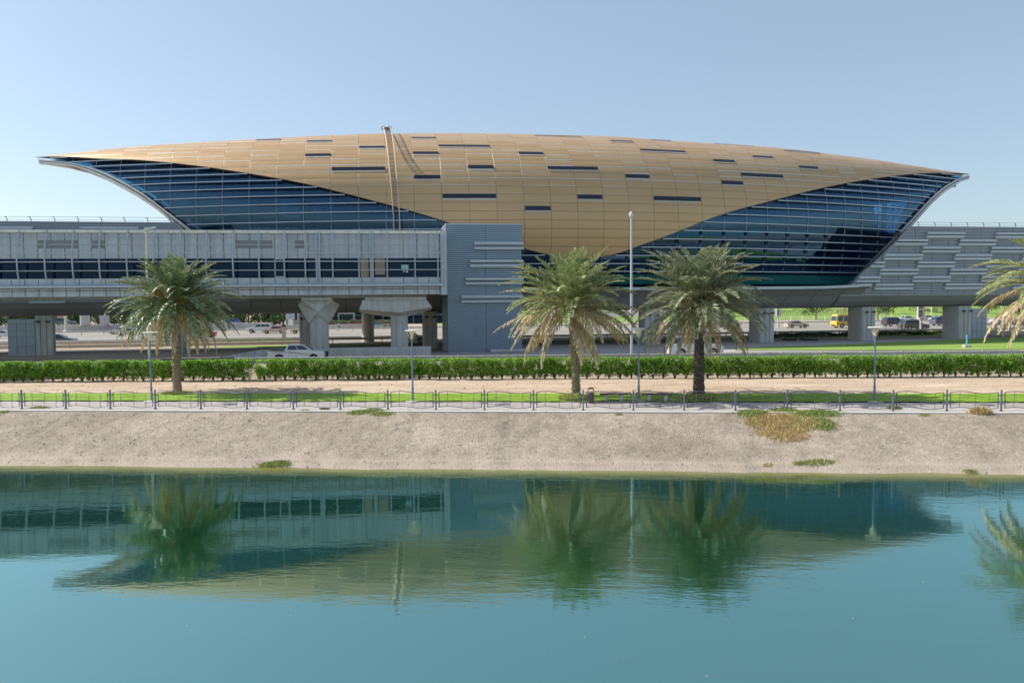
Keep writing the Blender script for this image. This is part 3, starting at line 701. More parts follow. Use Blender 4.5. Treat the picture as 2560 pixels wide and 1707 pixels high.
for k in range(-6, 7):      # arched ribs under the roof
    tau = PO+PIT*(k*3-.5)
    if abs(tau) > .78: continue
    rb = MB(); rings = []
    a0 = max(phr(tau), R_(-30)); a1 = max(phr(-tau), R_(-30))
    for j in range(41):
        ph = a0+(math.pi-a1-a0)*j/40
        def pt(off, dx): 
            p = shell(tau, ph if ph <= math.pi/2 else math.pi-ph, off, 1 if ph <= math.pi/2 else -1); return (p.x+dx, p.y, p.z)
        rings.append([pt(.6, -.2), pt(.6, .2), pt(1.2, .2), pt(1.2, -.2)])
    rb.loft(rings, 0, True, True); rb.build('arch_rib', M_int, station, smooth=False)
# access ladder lying over the roof
M_lad = pm('ladder_tan', (.66, .54, .42), .5)
def lpt(tau, ph, off): return shell(tau, ph, off)
def lad_path(dt):
    L = []
    for i in range(40):
        ph = R_(72-72*i/39); tau = -.3385+dt*(1-.18*i/39)+.0125*(i/39); L.append(shell(tau, ph, -.45-.35*max(0, math.sin(ph))))
    zb = 17.2; b = L[-1]; L += [Vector((b.x, b.y-.05, z)) for z in (17.6, 16.9, 16.2, 15.6)]
    return L
LL, LR = lad_path(-.0065), lad_path(.0065)
lr = MB(); lr.tube([LL[0]+Vector((0, .5, .12))]+LL, .06, 6); l_o = lr.build('access_ladder', M_lad, station, label='tan metal ladder climbing over the gold roof')
lr = MB(); lr.tube([LR[0]+Vector((0, .5, .12))]+LR, .06, 6); lr.build('rail', M_lad, l_o)
rg = MB()
for L_i in range(len(LL)-1):
    for q in (0, .5):
        a = LL[L_i].lerp(LL[L_i+1], q); b = LR[L_i].lerp(LR[L_i+1], q); rg.tube([a, b], .022, 4, caps=False)
rg.build('rungs', M_boot, l_o)
hc = MB()
for P0 in (LL[0], LR[0]):
    c = P0+Vector((0, .5, .0)); hc.lathe([(.26, -.03), (.26, .03)], 14, tuple(c), axis='y')
hc.build('top_guard', M_louver, l_o)

# ------------------------------------------------------------------ VIADUCT WINGS
M_gap = pm('slat_gap', (.14, .15, .18), .7); M_gap2 = pm('slat_gap_blue', (.10, .13, .18), .7)
def slat_wall(mb, s0f, s1f, y, z0, z1, pitch=.2, depth=.07):
    z = z0
    while z < z1-.01:
        a0, b0 = s0f(z), s1f(z)
        mb.v += [(a0, y-depth, z), (b0, y-depth, z), (b0, y-depth, z+pitch*.62), (a0, y-depth, z+pitch*.62), (b0, y, z+pitch*.70), (a0, y, z+pitch*.70), (b0, y, z+pitch), (a0, y, z+pitch)]
        n = len(mb.v)-8
        for q_, f in enumerate(((0,1,2,3),(3,2,4,5),(5,4,6,7))): mb.f.append(tuple(n+q for q in f)); mb.m.append(0 if q_ == 0 else 1)
        mb.quad((a0, y, z), (b0, y, z), (b0, y-depth, z), (a0, y-depth, z)); z += pitch
def wing(nm, lab, s_in_pts, s_out, ztop, louvers, side):
    T = thing(nm, lab, 'viaduct', MF.o, MF.a)
    zb = 8.8; yf = -14.6
    def s_in(z): return interp(z, [p[1] for p in s_in_pts], [p[0] for p in s_in_pts])
    mb = MB()
    if side == 1: slat_wall(mb, s_in, lambda z: s_out, yf, zb, ztop)
    else: slat_wall(mb, lambda z: s_out, s_in, yf, zb, ztop)
    mb.build('slat_wall', [M_slat, M_gap], T, recalc=True)
    bm_ = MB(); smin = s_in(zb) if side == 1 else s_out; smax = s_out if side == 1 else s_in(zb)
    bt_ = s_in(ztop)
    hp = [(-14.6, 8.8), (-13.9, 8.1), (-13.0, 7.55), (-12.2, 7.3), (0, 7.26)]; hp = hp[:-1]; pr = hp+[(-15.6-y, z) for y, z in reversed(hp)]
    bm_.loft([[(s_, y, z+.0) for y, z in pr] for s_ in lin(smin+.02, smax-.02, 20)], 0, False)
    bm_.build('belly', M_belly, T)
    # solid behind the slats and deck
    bx = MB()
    x0, x1 = (bt_+3, s_out) if side == 1 else (s_out, bt_-3)
    bx.box(x0, x1, yf+.3, -1.0, ztop-.4, ztop-.05)
    bx.poly([(smin if side == 1 else s_out, yf+.06, zb), (smax, yf+.06, zb), ((s_out if side == 1 else bt_), yf+.06, ztop-.02), ((bt_ if side == 1 else s_out), yf+.06, ztop-.02)])
    bx.box(x0, x1, -1.2, -1.0, zb, ztop-.4)
    bx.build('deck', M_paneld, T)
    cp = MB(); cp.box(x0-3 if side == 1 else x0, x1 if side == 1 else x1+3, yf-.1, yf+.3, ztop, ztop+.08); cp.build('coping', M_slat, T)
    jn = MB()
    for s_, z0, z1 in louvers:
        pass
    rl = MB(); x = (bt_+1.6) if side == 1 else s_out+.8
    ends = (bt_+.3, s_out) if side == 1 else (s_out, bt_-.2)
    posts = []
    while x < ends[1]:
        pp = MB(); pp.tube([(x-.05, yf+.2, ztop+.08), (x-.03, yf+.2, ztop+.35), (x-.12, yf+.2, ztop+.62), (x-.3, yf+.2, ztop+.66)], .04, 5); pp.build('rail_post', M_dark, T); x += 2.35
    for zz in (.36, .67):
        rl.tube([(ends[0], yf+.2, ztop+zz), (ends[1], yf+.2, ztop+zz)], .022, 5)
    rl.build('railing', M_steel, T)
    for s0, s1, z in louvers:
        lv = MB(); yy = yf-.42; h = .27
        lv.v += [(s0-.12, yy, z), (s1-.12, yy, z), (s1+.02, yy, z+h), (s0+.02, yy, z+h), (s0-.12, yf-.04, z-.06), (s1-.12, yf-.04, z-.06), (s1+.02, yf-.04, z+h), (s0+.02, yf-.04, z+h)]
        for f in ((0,1,2,3),(4,7,6,5),(0,4,5,1),(3,2,6,7),(1,5,6,2),(0,3,7,4)): lv.f.append(f); lv.m.append(0)
        lv.build('louver', M_louver, T)
    jn = MB(); x = smin+1
    while x < smax:
        if side == 1 or True:
            jn.box(x, x+.03, yf-.075, yf-.06, zb if x > smin+4 or side == -1 else zb, min(ztop, zb+max(0, (x-smin)) *1.25) if side == 1 else ztop)
        x += 2.35
    if side == 1: jn.build('panel_joints', M_dark, T)
    return T
# right wing: brick-pattern of paired louvers read off the photo
zt_r = MF.hit(2500, 570, 14.6)[1]
pts = [MF.hit(2119, 722, 14.6), MF.hit(2146, 690, 14.6), MF.hit(2214, 629, 14.6), MF.hit(2272, 568, 14.6)]
s_b = pts[0][0]-(pts[0][1]-8.8)*1.2
lou = []
s_a, z_a = MF.hit(2321, 583.5, 15.); s_bq, _ = MF.hit(2414, 583.5, 15.); ln = s_bq-s_a
_, z2 = MF.hit(2321, 602, 15.); dz = z_a-z2
s3, _ = MF.hit(2309, 620, 15.); sh = (s_a-s3)/2
s4, _ = MF.hit(2493, 583, 15.); per = s4-s_a
def sin_r(z): return interp(z, [s_p[1] for s_p in pts], [s_p[0] for s_p in pts])
for r in range(9):
    z = z_a-.05-dz*r
    if z-.55 < 8.75: break
    for k in range(-4, 4):
        s0 = s_a-sh*r+k*per-(per/2 if r % 2 else 0); s1 = s0+ln
        for q in (0, 1):
            zz = z-.02 if q == 0 else z-.50; a, b = s0-.12*q, s1-.12*q
            lim = sin_r(zz)+.3; a2 = max(a, lim)
            if b-a2 > .6 and a2 < 88: lou.append((a2, min(b, 88), zz))
wing('viaduct', 'grey slatted viaduct wing with paired louvres, running off to the right of the station', [(s_b, 8.8)]+pts, 90, zt_r, lou, 1)
zt_l = MF.hit(200, 558, 14.6)[1]
ptl = [MF.hit(600, 740, 14.6), MF.hit(466, 590, 14.6), MF.hit(436, 556, 14.6)]
lol = []
for a, b, y in ((-300, -90, 571), (-60, 83, 571), (200, 347, 571)):
    s0, z = MF.hit(a, y, 15); s1, _ = MF.hit(b, y, 15); lol.append((s0, s1, z-.05))
for a, b, y in ((75, 165, 758), (285, 400, 757)):
    s0, z = MF.hit(a, y, 15); s1, _ = MF.hit(b, y, 15); lol.append((s0, s1, z))
wing('viaduct', 'grey slatted viaduct wing on the left, mostly hidden behind the footbridge', [(ptl[0][0]+1, 8.8)]+ptl, -95, zt_l, lol, -1)

# ------------------------------------------------------------------ SUPPORT COLUMNS
def column(pl, pr2, lab, box=None, t=14.0, d=2.5, rnd_=False, basez=GZ, ht=None, group='columns carrying the station'):
    sl, _ = MF.hit(pl, 860, t); sr, _ = MF.hit(pr2, 860, t); wd = sr-sl; s_ = (sl+sr)/2
    p = MF.w(s_, -t)
    T = thing('support_column', lab, 'column', (p.x, p.y, basez), MF.a, group)
    H = 7.35-basez if ht is None else ht
    mb = MB()
    if rnd_: mb.lathe([(wd/2, 0), (wd/2, H)], 28)
    else:
        h = wd/2; g = .09
        prof_ = [(-h+.15, 0), (-.35, 0), (-.35, g), (-.25, g), (-.25, 0), (.25, 0), (.25, g), (.35, g), (.35, 0), (h-.15, 0), (h, .15), (h, d-.15), (h-.15, d), (-h+.15, d), (-h, d-.15), (-h, .15)]
        mb.loft([[(x, y, z) for x, y in prof_] for z in (0, H)], 0, True, True)
    mb.build('shaft', M_conc, T)
    if not rnd_:
        fl = MB()
        for x in (-wd*.25, wd*.3): fl.lathe([(.02, 0), (.26, .1), (.26, .16), (.05, .2)], 10, (x, -.25, H-.75)); fl.box(x-.04, x+.04, -.25, -.005, H-.62, H-.55)
        fl.build('floodlight', M_dark, T)
    if box:
        sg, bw = box; x0 = wd/2*sg; x1 = x0+sg*bw; x0, x1 = sorted((x0, x1)); bx = MB()
        bx.box(min(x0, x1)+.03, max(x0, x1)-.03, .1, max(1.2, d-.3), .0, H-.35); bx.build('cladding_box', M_slat, T)
        gv = MB()
        for z in (1.0, 2.0, 2.7, 3.4): gv.box(x0+.05, x1-.05, .085, .1, z, z+.02)
        for x in (x0+bw*.33, x0+bw*.66): gv.box(x, x+.02, .085, .1, .2, H-.6)
        gv.build('door_seams', M_dark, T)
    return T
column(88, 132, 'left-most square column with a tall grey service cabinet on its left', (-1, 2.75), d=1.0)
column(428, 461, 'square column half hidden behind the left palm trunk', d=1.3)
column(749, 775, 'shaded square column just behind the flared bridge pier', d=1.6)
column(1058, 1094, 'dark shaded square column beside the slatted tower', d=1.6)
column(1612, 1652, 'square column hidden behind the right-hand bushy palm')
column(1900, 1936, 'pale square column between the dense palm and the yellow bus', d=3.2)
column(2156, 2189, 'pale square column directly right of the yellow bus', d=3.4)
column(2398, 2430, 'pale square column at the right with a blue-grey service cabinet', (1, 2.25), d=3.4)
column(905, 936, 'plain round column seen between the two footbridge piers', t=-7, rnd_=True)
for i, pc in enumerate((213, 262)):
    p = Yp(pc, 822, 178); T = thing('round_pier', ['white round pier of a far flyover, nearer the left cabinet', 'white round pier of a far flyover, nearer the left palm'][i], 'pier', (p.x, p.y, GZ+1.5), 0, 'round piers of the far flyover')
    mb = MB(); mb.lathe([(1., 0), (1., 7)], 20); mb.build('shaft', M_conc, T)

# ------------------------------------------------------------------ SLATTED TOWER
p0 = Gp(1120.5, 882, GZ); p1 = Vector((0, 0, 0))
TWY = MF.a
TF = Frame(p0.x, p0.y, 9.5)
tw_w = TF.hit(1304, 700, 0)[0]; tw_h = TF.hit(1200, 561, 0)[1]
T = thing('slatted_tower', 'blue-grey windowless stair tower clad in horizontal slats beside the footbridge', 'tower', (p0.x, p0.y, 0), TF.a)
mb = MB(); slat_wall(mb, lambda z: 0, lambda z: tw_w, 0, GZ+.02, tw_h, .215, .07); mb.build('slat_cladding', [M_slat2, M_gap2], T)
mb = MB(); z = GZ+.02
while z < tw_h-.01:
    mb.quad((-.07, -.07, z), (-.07, 5.6, z), (-.07, 5.6, z+.13), (-.07, -.07, z+.13)); mb.quad((-.07, -.07, z+.13), (-.07, 5.6, z+.13), (0, 5.6, z+.15), (0, 0, z+.15)); mb.quad((0, 0, z+.15), (0, 5.6, z+.15), (0, 5.6, z+.215), (0, 0, z+.215)); z += .215
mb.build('side_cladding', M_slat2, T)
mb = MB(); mb.box(.01, tw_w-.01, .01, 7.5, GZ-.2, tw_h); mb.build('core', M_slat2, T)
mb = MB(); mb.box(-.09, tw_w+.03, -.09, 7.6, tw_h, tw_h+.07); mb.build('coping', M_louver, T)
jt = MB(); xj = TF.hit(1213, 600, 0)[0]; jt.box(xj, xj+.03, -.08, -.068, GZ+.1, tw_h-.1); jt.build('panel_joint', M_dark, T)
for (y, x) in ((608, 1186), (620, 1186), (652.6, 1175), (664.3, 1175), (697.3, 1164), (708.5, 1164), (741.8, 1154), (753.5, 1154)):
    s0, z = TF.hit(x, y, .5); s1, _ = TF.hit(1309, y, .5); lv = MB(); lv.box(s0, s1, -.5, -.06, z-.13, z+.13); lv.build('louver', M_louver, T)
s0, z = TF.hit(1228, 880, 1.2); lv = MB(); lv.box(s0, s0+4.2, -1.2, -.1, GZ+.05, GZ+.32); lv.build('ledge', M_conc, T)

# ------------------------------------------------------------------ FOOTBRIDGE
pr_ = Yp(1118, 740, 80.0); FB = Frame(pr_.x, pr_.y, 7.6)
def fz(py, px=600, t=0): return FB.hit(px, py, t)[1]
def fx(px, py=650, t=0): return FB.hit(px, py, t)[0]
Tb = thing('footbridge', 'long enclosed footbridge with silver mullions and a dark window band, ending at the slatted tower', 'footbridge', FB.o, FB.a)
ZB, ZTP = fz(739), fz(576); X0 = fx(0)-26; X1 = 0.
zw0, zw1, zs, zbm = fz(694.5), fz(646), fz(711), fz(717)
mb = MB(); mb.box(X0, X1-.6, 0, .25, zw1, fz(584)); mb.build('upper_wall', M_panel, Tb)
mb = MB(); mb.box(X0, X1-.6, -.05, .25, zs, zw0-.02); mb.build('sill_wall', M_louver, Tb)
mb = MB(); mb.box(X0, X1-.2, .0, .3, ZB, zbm-.06); mb.build('lower_wall', M_panel, Tb)
mb = MB(); mb.box(X0, X1-.3, -.62, .0, zbm-.02, zbm+.16); mb.box(X0, X1-.3, -.05, .1, zbm+.18, zs-.02); mb.build('ledge_beam', M_louver, Tb)
mb = MB(); mb.box(X0, X1-.1, -.25, .35, fz(583.5), ZTP); mb.build('parapet', M_white, Tb)
mb = MB(); mb.quad((X0, .12, zw0), (X1-.6, .12, zw0), (X1-.6, .12, zw1), (X0, .12, zw1)); gf = mb.build('window_band', M_glass_fb, Tb, recalc=False)
mb = MB(); mb.box(X0, X1, .3, 6.2, ZTP-.6, ZTP-.3); mb.build('roof', M_conc_d, Tb)
mb = MB(); mb.box(-9, X1, 6.25, 11, ZB+.02, ZB+.5); mb.box(X0, X1, .32, 6.2, ZB+.02, ZB+.5); mb.box(X0, -2.0, .6, 5.9, ZB-.28, ZB+.0); mb.build('floor', M_conc_d, Tb)  # rear slab near the tower is added to shade the tower's side cladding
mb = MB(); mb.box(X0, X1, 5.9, 6.2, ZB+.5, ZTP-.6); mb.box(X0, X1, 3.0, 3.1, ZB+.5, zw0+.3); mb.build('rear_wall', M_int, Tb)
mb = MB(); mb.box(-.62, .0, -.35, 4, ZB-.05, ZTP+.02); mb.build('end_panel', M_panel, Tb)
# joints between cladding panels and the darker accent panels
jn = MB()
MULL = [54, 122.5, 190.6, 257, 325, 391, 456, 521, 587, 650, 713, 765, 792.5, 800.7, 833, 898, 927, 933, 968, 1037, 1094, 1110]
ml_all = [-80, -13]+MULL
for i in range(len(ml_all)-1):
    a, b = fx(ml_all[i]), fx(ml_all[i+1])
    if b-a < 1.6: continue
    for x in ((a+b)/2+.2, b+.2):
        if x > -.7: continue
        jn.box(x, x+.05, -.008, 0, zw1, fz(584)); jn.box(x, x+.05, -.008, 0, ZB+.02, zbm-.1); jn.box(x, x+.05, -.058, -.05, zs+.02, zw0-.08)
jn.box(X0, -.7, -.01, 0, zbm-.32, zbm-.28)
jn.build('panel_joints', M_dark, Tb)
for (a, b) in ((94, 198), (229, 263), (589, 682), (738, 764)):
    ap = MB(); ap.box(fx(a), fx(b), -.014, -.002, fz(621), fz(601)); ap.build('accent_panel', M_paneld, Tb)
# windows' interior: a pale opening frame, two beige panels, a pale notice
ip = MB(); ip.box(fx(686), fx(712), .0, .1, zw0, zw0+.12); ip.box(fx(686), fx(712), .0, .1, zw1-.12, zw1); ip.box(fx(686), fx(688.5), .0, .1, zw0, zw1); ip.box(fx(709.5), fx(712), .0, .1, zw0, zw1); ip.build('opening_frame', M_louver, Tb)
M_beige = pm('beige_panel', (.42, .33, .25), .6)
ip = MB(); ip.box(fx(901), fx(921), .05, .1, zw0, zw1); ip.build('beige_panel', M_beige, Tb)
ip = MB(); ip.box(fx(937), fx(962), .05, .1, zw0+.25, zw1); ip.build('beige_panel', M_beige, Tb)
M_cyan = pm('pale_notice', (.42, .68, .68), .6)
ip = MB(); ip.box(fx(1003), fx(1021), .05, .1, fz(673), fz(663)); ip.box(fx(1007), fx(1011), .05, .1, fz(682), fz(673)); ip.box(fx(1014), fx(1020), .05, .1, fz(683), fz(673)); ip.build('notice', M_cyan, Tb)
for px in [-80, -13]+MULL:
    x = fx(px); curve = .75 if px < 600 else .45; mb = MB(); L = []
    for j in range(13):
        k = j/12; z = fz(727)+(ZTP-.05-fz(727))*k; L.append((x, -.22-curve*math.sin(k*math.pi)**.8, z))
    mb.tube(L, .07, 6); mb.build('mullion', M_steel, Tb)
for (a, b) in ((792.5, 800.7), (927, 933)):
    mb = MB(); mb.box(fx(a), fx(b), -.16, .02, ZB+.1, ZTP-.2); mb.build('joint_cover', M_steel, Tb)
for py, off, r in ((593.5, .42, .05), (613, .72, .05), (633.6, .9, .05), (655, .92, .06), (676.6, .82, .055), (711.5, .5, .06)):
    mb = MB(); mb.tube([(X0, -off*.8, fz(py, 600)), (X1-.3, -off*.8, fz(py, 600))], r, 6); mb.build('rail', M_steel if off < .9 else M_louver, Tb)
# piers
def pier_base(px, py, dy):
    x = fx(px, 800, -dy); p = FB.w(x, dy); return p
P1 = pier_base(798, 800, 2.6)
T1 = thing('bridge_pier', 'round footbridge pier with a faceted flared capital behind the white pickup', 'pier', (P1.x, P1.y, GZ), FB.a, 'piers carrying the footbridge')
zt = ZB-.28-GZ
mb = MB(); mb.lathe([(.93, 0), (.93, zt-2.45), (.90, zt-2.44), (.90, zt-2.40), (.93, zt-2.39), (.93, zt-1.9)], 32); mb.build('shaft', M_conc, T1, smooth=False)
def V(*a): return Vector(a)
def mirror_faces(mb, fs):
    for f in fs:
        mb.poly(f)
        mb.poly([(p[0], -p[1], p[2]) for p in reversed(f)])
mb = MB(); z = zt
TL, TR, AL, AR = (-1.5, -1.35, z-.2), (1.5, -1.35, z-.2), (-2.05, 0, z-.68), (2.05, 0, z-.68); Fp = (0, -1.5, z-1.35)
BL, BR = (-1.22, 0, z-2.25), (1.22, 0, z-2.25); GL, GR = (-.95, -.45, z-2.5), (.95, -.45, z-2.5); CC = (0, -.98, z-1.95)
mirror_faces(mb, [[AL, TL, TR, AR, Fp], [AL, Fp, GL], [AR, GR, Fp], [Fp, CC, GL], [Fp, GR, CC], [AL, GL, BL], [AR, BR, GR], [BL, GL, (-.5, -.85, z-2.2), (0, -.3, z-2.5)], [(-1.5, -1.35, z-.2), (-1.5, 0, z-.2), (1.5, 0, z-.2), (1.5, -1.35, z-.2)], [AL, (-1.5, 0, z-.2), TL], [AR, TR, (1.5, 0, z-.2)]])
mb.build('capital', M_conc, T1)
mb = MB(); mb.box(-1.45, 1.45, -2.0, 2.0, z-.198, z+.0); mb.build('bearing_block', M_conc, T1)
P2 = pier_base(998, 800, 2.6)
T2 = thing('bridge_pier', 'round footbridge pier with a wide hammerhead beam next to the tower', 'pier', (P2.x, P2.y, GZ), FB.a, 'piers carrying the footbridge')
mb = MB(); mb.lathe([(.88, 0), (.88, zt-2.9), (.85, zt-2.89), (.85, zt-2.86), (.88, zt-2.85), (.88, zt-1.7)], 32); mb.build('shaft', M_conc, T2)
mb = MB()
TL, TR, AL, AR, C0 = (-3.55, -1.9, z-.22), (2.75, -1.9, z-.22), (-3.9, -1.9, z-1.15), (3.3, -1.9, z-1.0), (.15, -1.9, z-1.52)
L2, R2, C2 = (-4.0, 0, z-1.45), (3.3, 0, z-1.25), (.1, 0, z-2.15)
mirror_faces(mb, [[TL, TR, AR, C0, AL], [AL, C0, C2, L2], [C0, AR, R2, C2], [(-3.55, 0, z-.22), (2.75, 0, z-.22), TR, TL], [TL, AL, L2, (-3.55, 0, z-.22)], [TR, (2.75, 0, z-.22), R2, AR]])
mb.build('hammerhead', M_conc, T2)
mb = MB(); mb.box(-3.3, 2.7, -2.1, 2.1, z-.218, z+.0); mb.build('bearing_block', M_conc, T2)
for px, lab in ((-30, 'footbridge pier at the left picture edge'),):
    pass

# ------------------------------------------------------------------ BARRIERS, GUARDRAILS, WALLS
def wall_from(pts, thick, name, lab, cat, mat, nose=None, caps=True):
    o = pts[0][0]; T_ = MB()
    for (a, za), (b, zb_) in zip(pts[:-1], pts[1:]):
        d = (b-a); d.z = 0; n = Vector((-d.y, d.x, 0)).normalized()*thick
        T_.loft([[a-o, b-o, b-o+n, a-o+n], [a-o+V(0, 0, za), b-o+V(0, 0, zb_), b-o+n+V(0, 0, zb_), a-o+n+V(0, 0, za)]], 0, True, True)
    ob = T_.build(name, mat); ob.location = o
    return setp(ob, lab, cat)
g0, g1, g2, g3 = Gp(550, 894, GZ), Gp(640, 894, GZ), Gp(700, 893.5, GZ), Gp(1077, 890.5, GZ)
wall_from([(g0, .06), (g1, .72), (g2, .86), (g3, .98)], .35, 'concrete_barrier', 'low concrete barrier wall with a sloping nose behind the white pickup', 'barrier', M_conc)
jb = None
def guardrail(P0, P1, sp, name, lab, posth=.75, two=False, blk=True, zoff=0, first=0.):
    T_ = thing(name, lab, 'guardrail', P0, math.atan2(P1.y-P0.y, P1.x-P0.x)); Lg = (Vector((P1.x, P1.y))-Vector((P0.x, P0.y))).length
    def rail(z0):
        pr2 = [(0, z0-.15), (-.05, z0-.13), (-.05, z0-.07), (.0, z0-.03), (.0, z0+.03), (-.05, z0+.07), (-.05, z0+.13), (0, z0+.15), (.02, z0+.15), (.02, z0-.15)]
        m_ = MB(); m_.loft([[(x, y, z) for y, z in pr2] for x in (0, Lg)], 0, True, True); m_.build('rail', M_galv, T_)
    rail(posth-.15)
    if two: rail(posth-.55)
    x = first
    while x < Lg:
        m_ = MB(); m_.box(x-.06, x+.06, .03, .15, -.3, posth+.04); m_.box(x-.08, x+.08, -.09, .03, posth-.25, posth+.02) if blk else None
        m_.build('post', M_galv, T_); x += sp
    return T_
ga, gb_ = Gp(575, 906, GZ-.35), Gp(2600, 896, GZ-.35)
Y_ = 67.6
xa = (585-1280)/F*Y_; xb = (2700-1280)/F*Y_
xp = (125*.2723+1920-1280)/F*Y_
guardrail(V(xa, Y_, GZ-.35), V(xb, Y_, GZ-.35), 3.42, 'guardrail', 'grey roadside guardrail with white posts right behind the hedge', 1.08, first=(xp-xa) % 3.42)
hl = lambda x, c: V(*HF.w(x, c)[:2], GZ)
guardrail(hl(-110, 109), hl(6, 109), 6.5, 'guardrail', 'dark shaded guardrail under the station on the left', .85, blk=False)
guardrail(hl(14, 109), hl(130, 109), 2.55, 'guardrail', 'light guardrail on white posts between the right columns, in front of the near lanes', .8)
guardrail(hl(-120, 164.5), hl(-5, 164.5), 4, 'guardrail', 'highway median guardrail in the distance, left of the tower', .85)
guardrail(hl(-5, 164.5), hl(170, 164.5), 4, 'guardrail', 'highway median guardrail in the distance behind the tan sedan', .85)
def hwall(x0, x1, c, h, th, lab, mat=M_conc, cat='wall', name='concrete_wall'):
    m_ = MB(); a = hl(x0, c); L = x1-x0; m_.bevbox(0, L, 0, th, -.1, h, .04)
    k = 0
    ob = m_.build(name, mat); ob.location = a; ob.rotation_euler = (0, 0, HF.a); setp(ob, lab, cat); return ob
hwall(-130, 2, 123, .55, .5, 'low concrete kerb wall along the near edge of the highway, left of the tower', M_conc, 'barrier', 'concrete_barrier')
hwall(-170, -24, 191.5, 1.55, .4, 'grey concrete wall behind the far left carriageway, in front of the trees')
hwall(-24, 6, 193, .9, .4, 'low grey wall below the glass showroom building')
hwall(-52, -8, 111.0, .45, 1.0, 'low sandy concrete kerb under the station behind the piers', M_kerb, 'kerb', 'concrete_kerb')
# ramp up of sand left

# ------------------------------------------------------------------ RIVERSIDE FENCE
FX = [-160.5, -53, 54.5, 162, 271, 380.6, 492.8, 606, 722, 838, 956.7, 1077.6, 1198.5, 1322, 1446.4, 1574.6, 1702, 1830.7, 1962.7, 2094, 2229, 2366, 2503, 2641]
fa = [CF.hit(x, 1015, 0)[0] for x in FX]
f_s, f_e = fa[2], fa[22]; bay = (f_e-f_s)/20; fa = [f_s+bay*(i-6) for i in range(32)]
Tf = thing('riverside_fence', 'dark metal promenade fence of wavy-topped panels between square posts', 'fence', V(CF.w(fa[0], 0).x, CF.w(fa[0], 0).y, 1.86), CF.a)
pp = MB(); pp.box(-.042, .042, -.042, .042, 0, 1.16); pp.box(-.03, .03, -.03, .03, 1.16, 1.2); pp.box(-.09, .09, -.09, .09, 0, .03)
post0 = pp.build('post', M_fencepost, Tf)
def fence_panel():
    m_ = MB(); x0, x1 = .19, bay-.17; z0, z1 = .10, 1.10
    def wave(x, am): k = (x-x0)/(x1-x0); return am*math.sin(k*math.pi*2+.2)
    xs_ = lin(x0, x1, 17)
    for z, am, r in ((z1-.06, .065, .022), (.84, .055, .011), (.70, .055, .011), (.56, .055, .011), (.42, .055, .011), (.29, .055, .011), (z0+.07, .06, .022)):
        if z in (.92,): pass
        m_.tube([(x, 0, z+wave(x, am)) for x in xs_], r, 4)
    for x in (x0, x1): m_.tube([(x, 0, z0+.05), (x, 0, z1-.05+(0 if x == x0 else 0))], .028, 4)
    for k in (.19, .52, .81): x = x0+(x1-x0)*k; m_.tube([(x, 0, z0+.07+wave(x, .05)), (x+.03, 0, z1-.06+wave(x, .05))], .014, 4)
    for z in (.42, .88):
        m_.tube([(.05, 0, z), (x0, 0, z)], .02, 4); m_.tube([(x1, 0, z), (bay-.05, 0, z)], .02, 4)
    return m_.build('wavy_panel', M_fence, Tf)
panel0 = fence_panel()
for i in range(1, 32):
    c = post0.copy(); sc.collection.objects.link(c); c.parent = Tf; c.location = (bay*i, 0, 0)
    if i < 31: c = panel0.copy(); sc.collection.objects.link(c); c.parent = Tf; c.location = (bay*i, 0, 0)

# ------------------------------------------------------------------ LAMPS, MASTS, BIN, BENCHES, MARKER
def lamp(px, py, lab, blueish=True, topy=None):
    p = Gp(px, py, 1.9); d = 2000/(p.y); Hh = 4.45
    T_ = thing('street_lamp', lab, 'lamp', p, 0, 'disc-headed lamps along the promenade')
    m_ = MB(); m_.lathe([(.07, 0), (.07, .9), (.055, .95), (.045, Hh-.6), (.055, Hh-.58), (.055, Hh-.45)], 12); m_.build('pole', M_pole, T_)
    m_ = MB(); m_.lathe([(.2, 0), (.2, .04), (.12, .06)], 12); m_.lathe([(.45, -.01), (.45, .025)], 16, (0, -.1, 0)); m_.build('foot_plate', M_kerb, T_)
    hd = MB(); hd.lathe([(.05, Hh-.42), (.08, Hh-.25), (.2, Hh-.03), (.3, Hh+.02)], 20); hd_o = hd.build('lamp_head', M_cream, T_)
    m_ = MB(); m_.lathe([(.20, Hh+.02), (.44, Hh+.05), (.46, Hh+.08), (.36, Hh+.11), (.05, Hh+.13)], 28); m_.build('disc', M_white, T_)
    m_ = MB()
    for k in range(4):
        a = k*math.pi/2+.4; m_.tube([(.07*math.cos(a), .07*math.sin(a), Hh-.5), (.2*math.cos(a), .2*math.sin(a), Hh-.28), (.3*math.cos(a), .3*math.sin(a), Hh+.04)], .016, 4)
    m_.build('bracket', M_cream, T_)
    return T_
lamp(379, 1003, 'disc-headed promenade lamp beside the left palm')
lamp(1032, 1003, 'disc-headed promenade lamp in front of the hammerhead bridge pier')
lamp(1597, 1001, 'disc-headed promenade lamp with its head hidden by palm fronds between two benches')
lamp(2186, 1004, 'disc-headed promenade lamp at the right in front of the lawn and right columns')
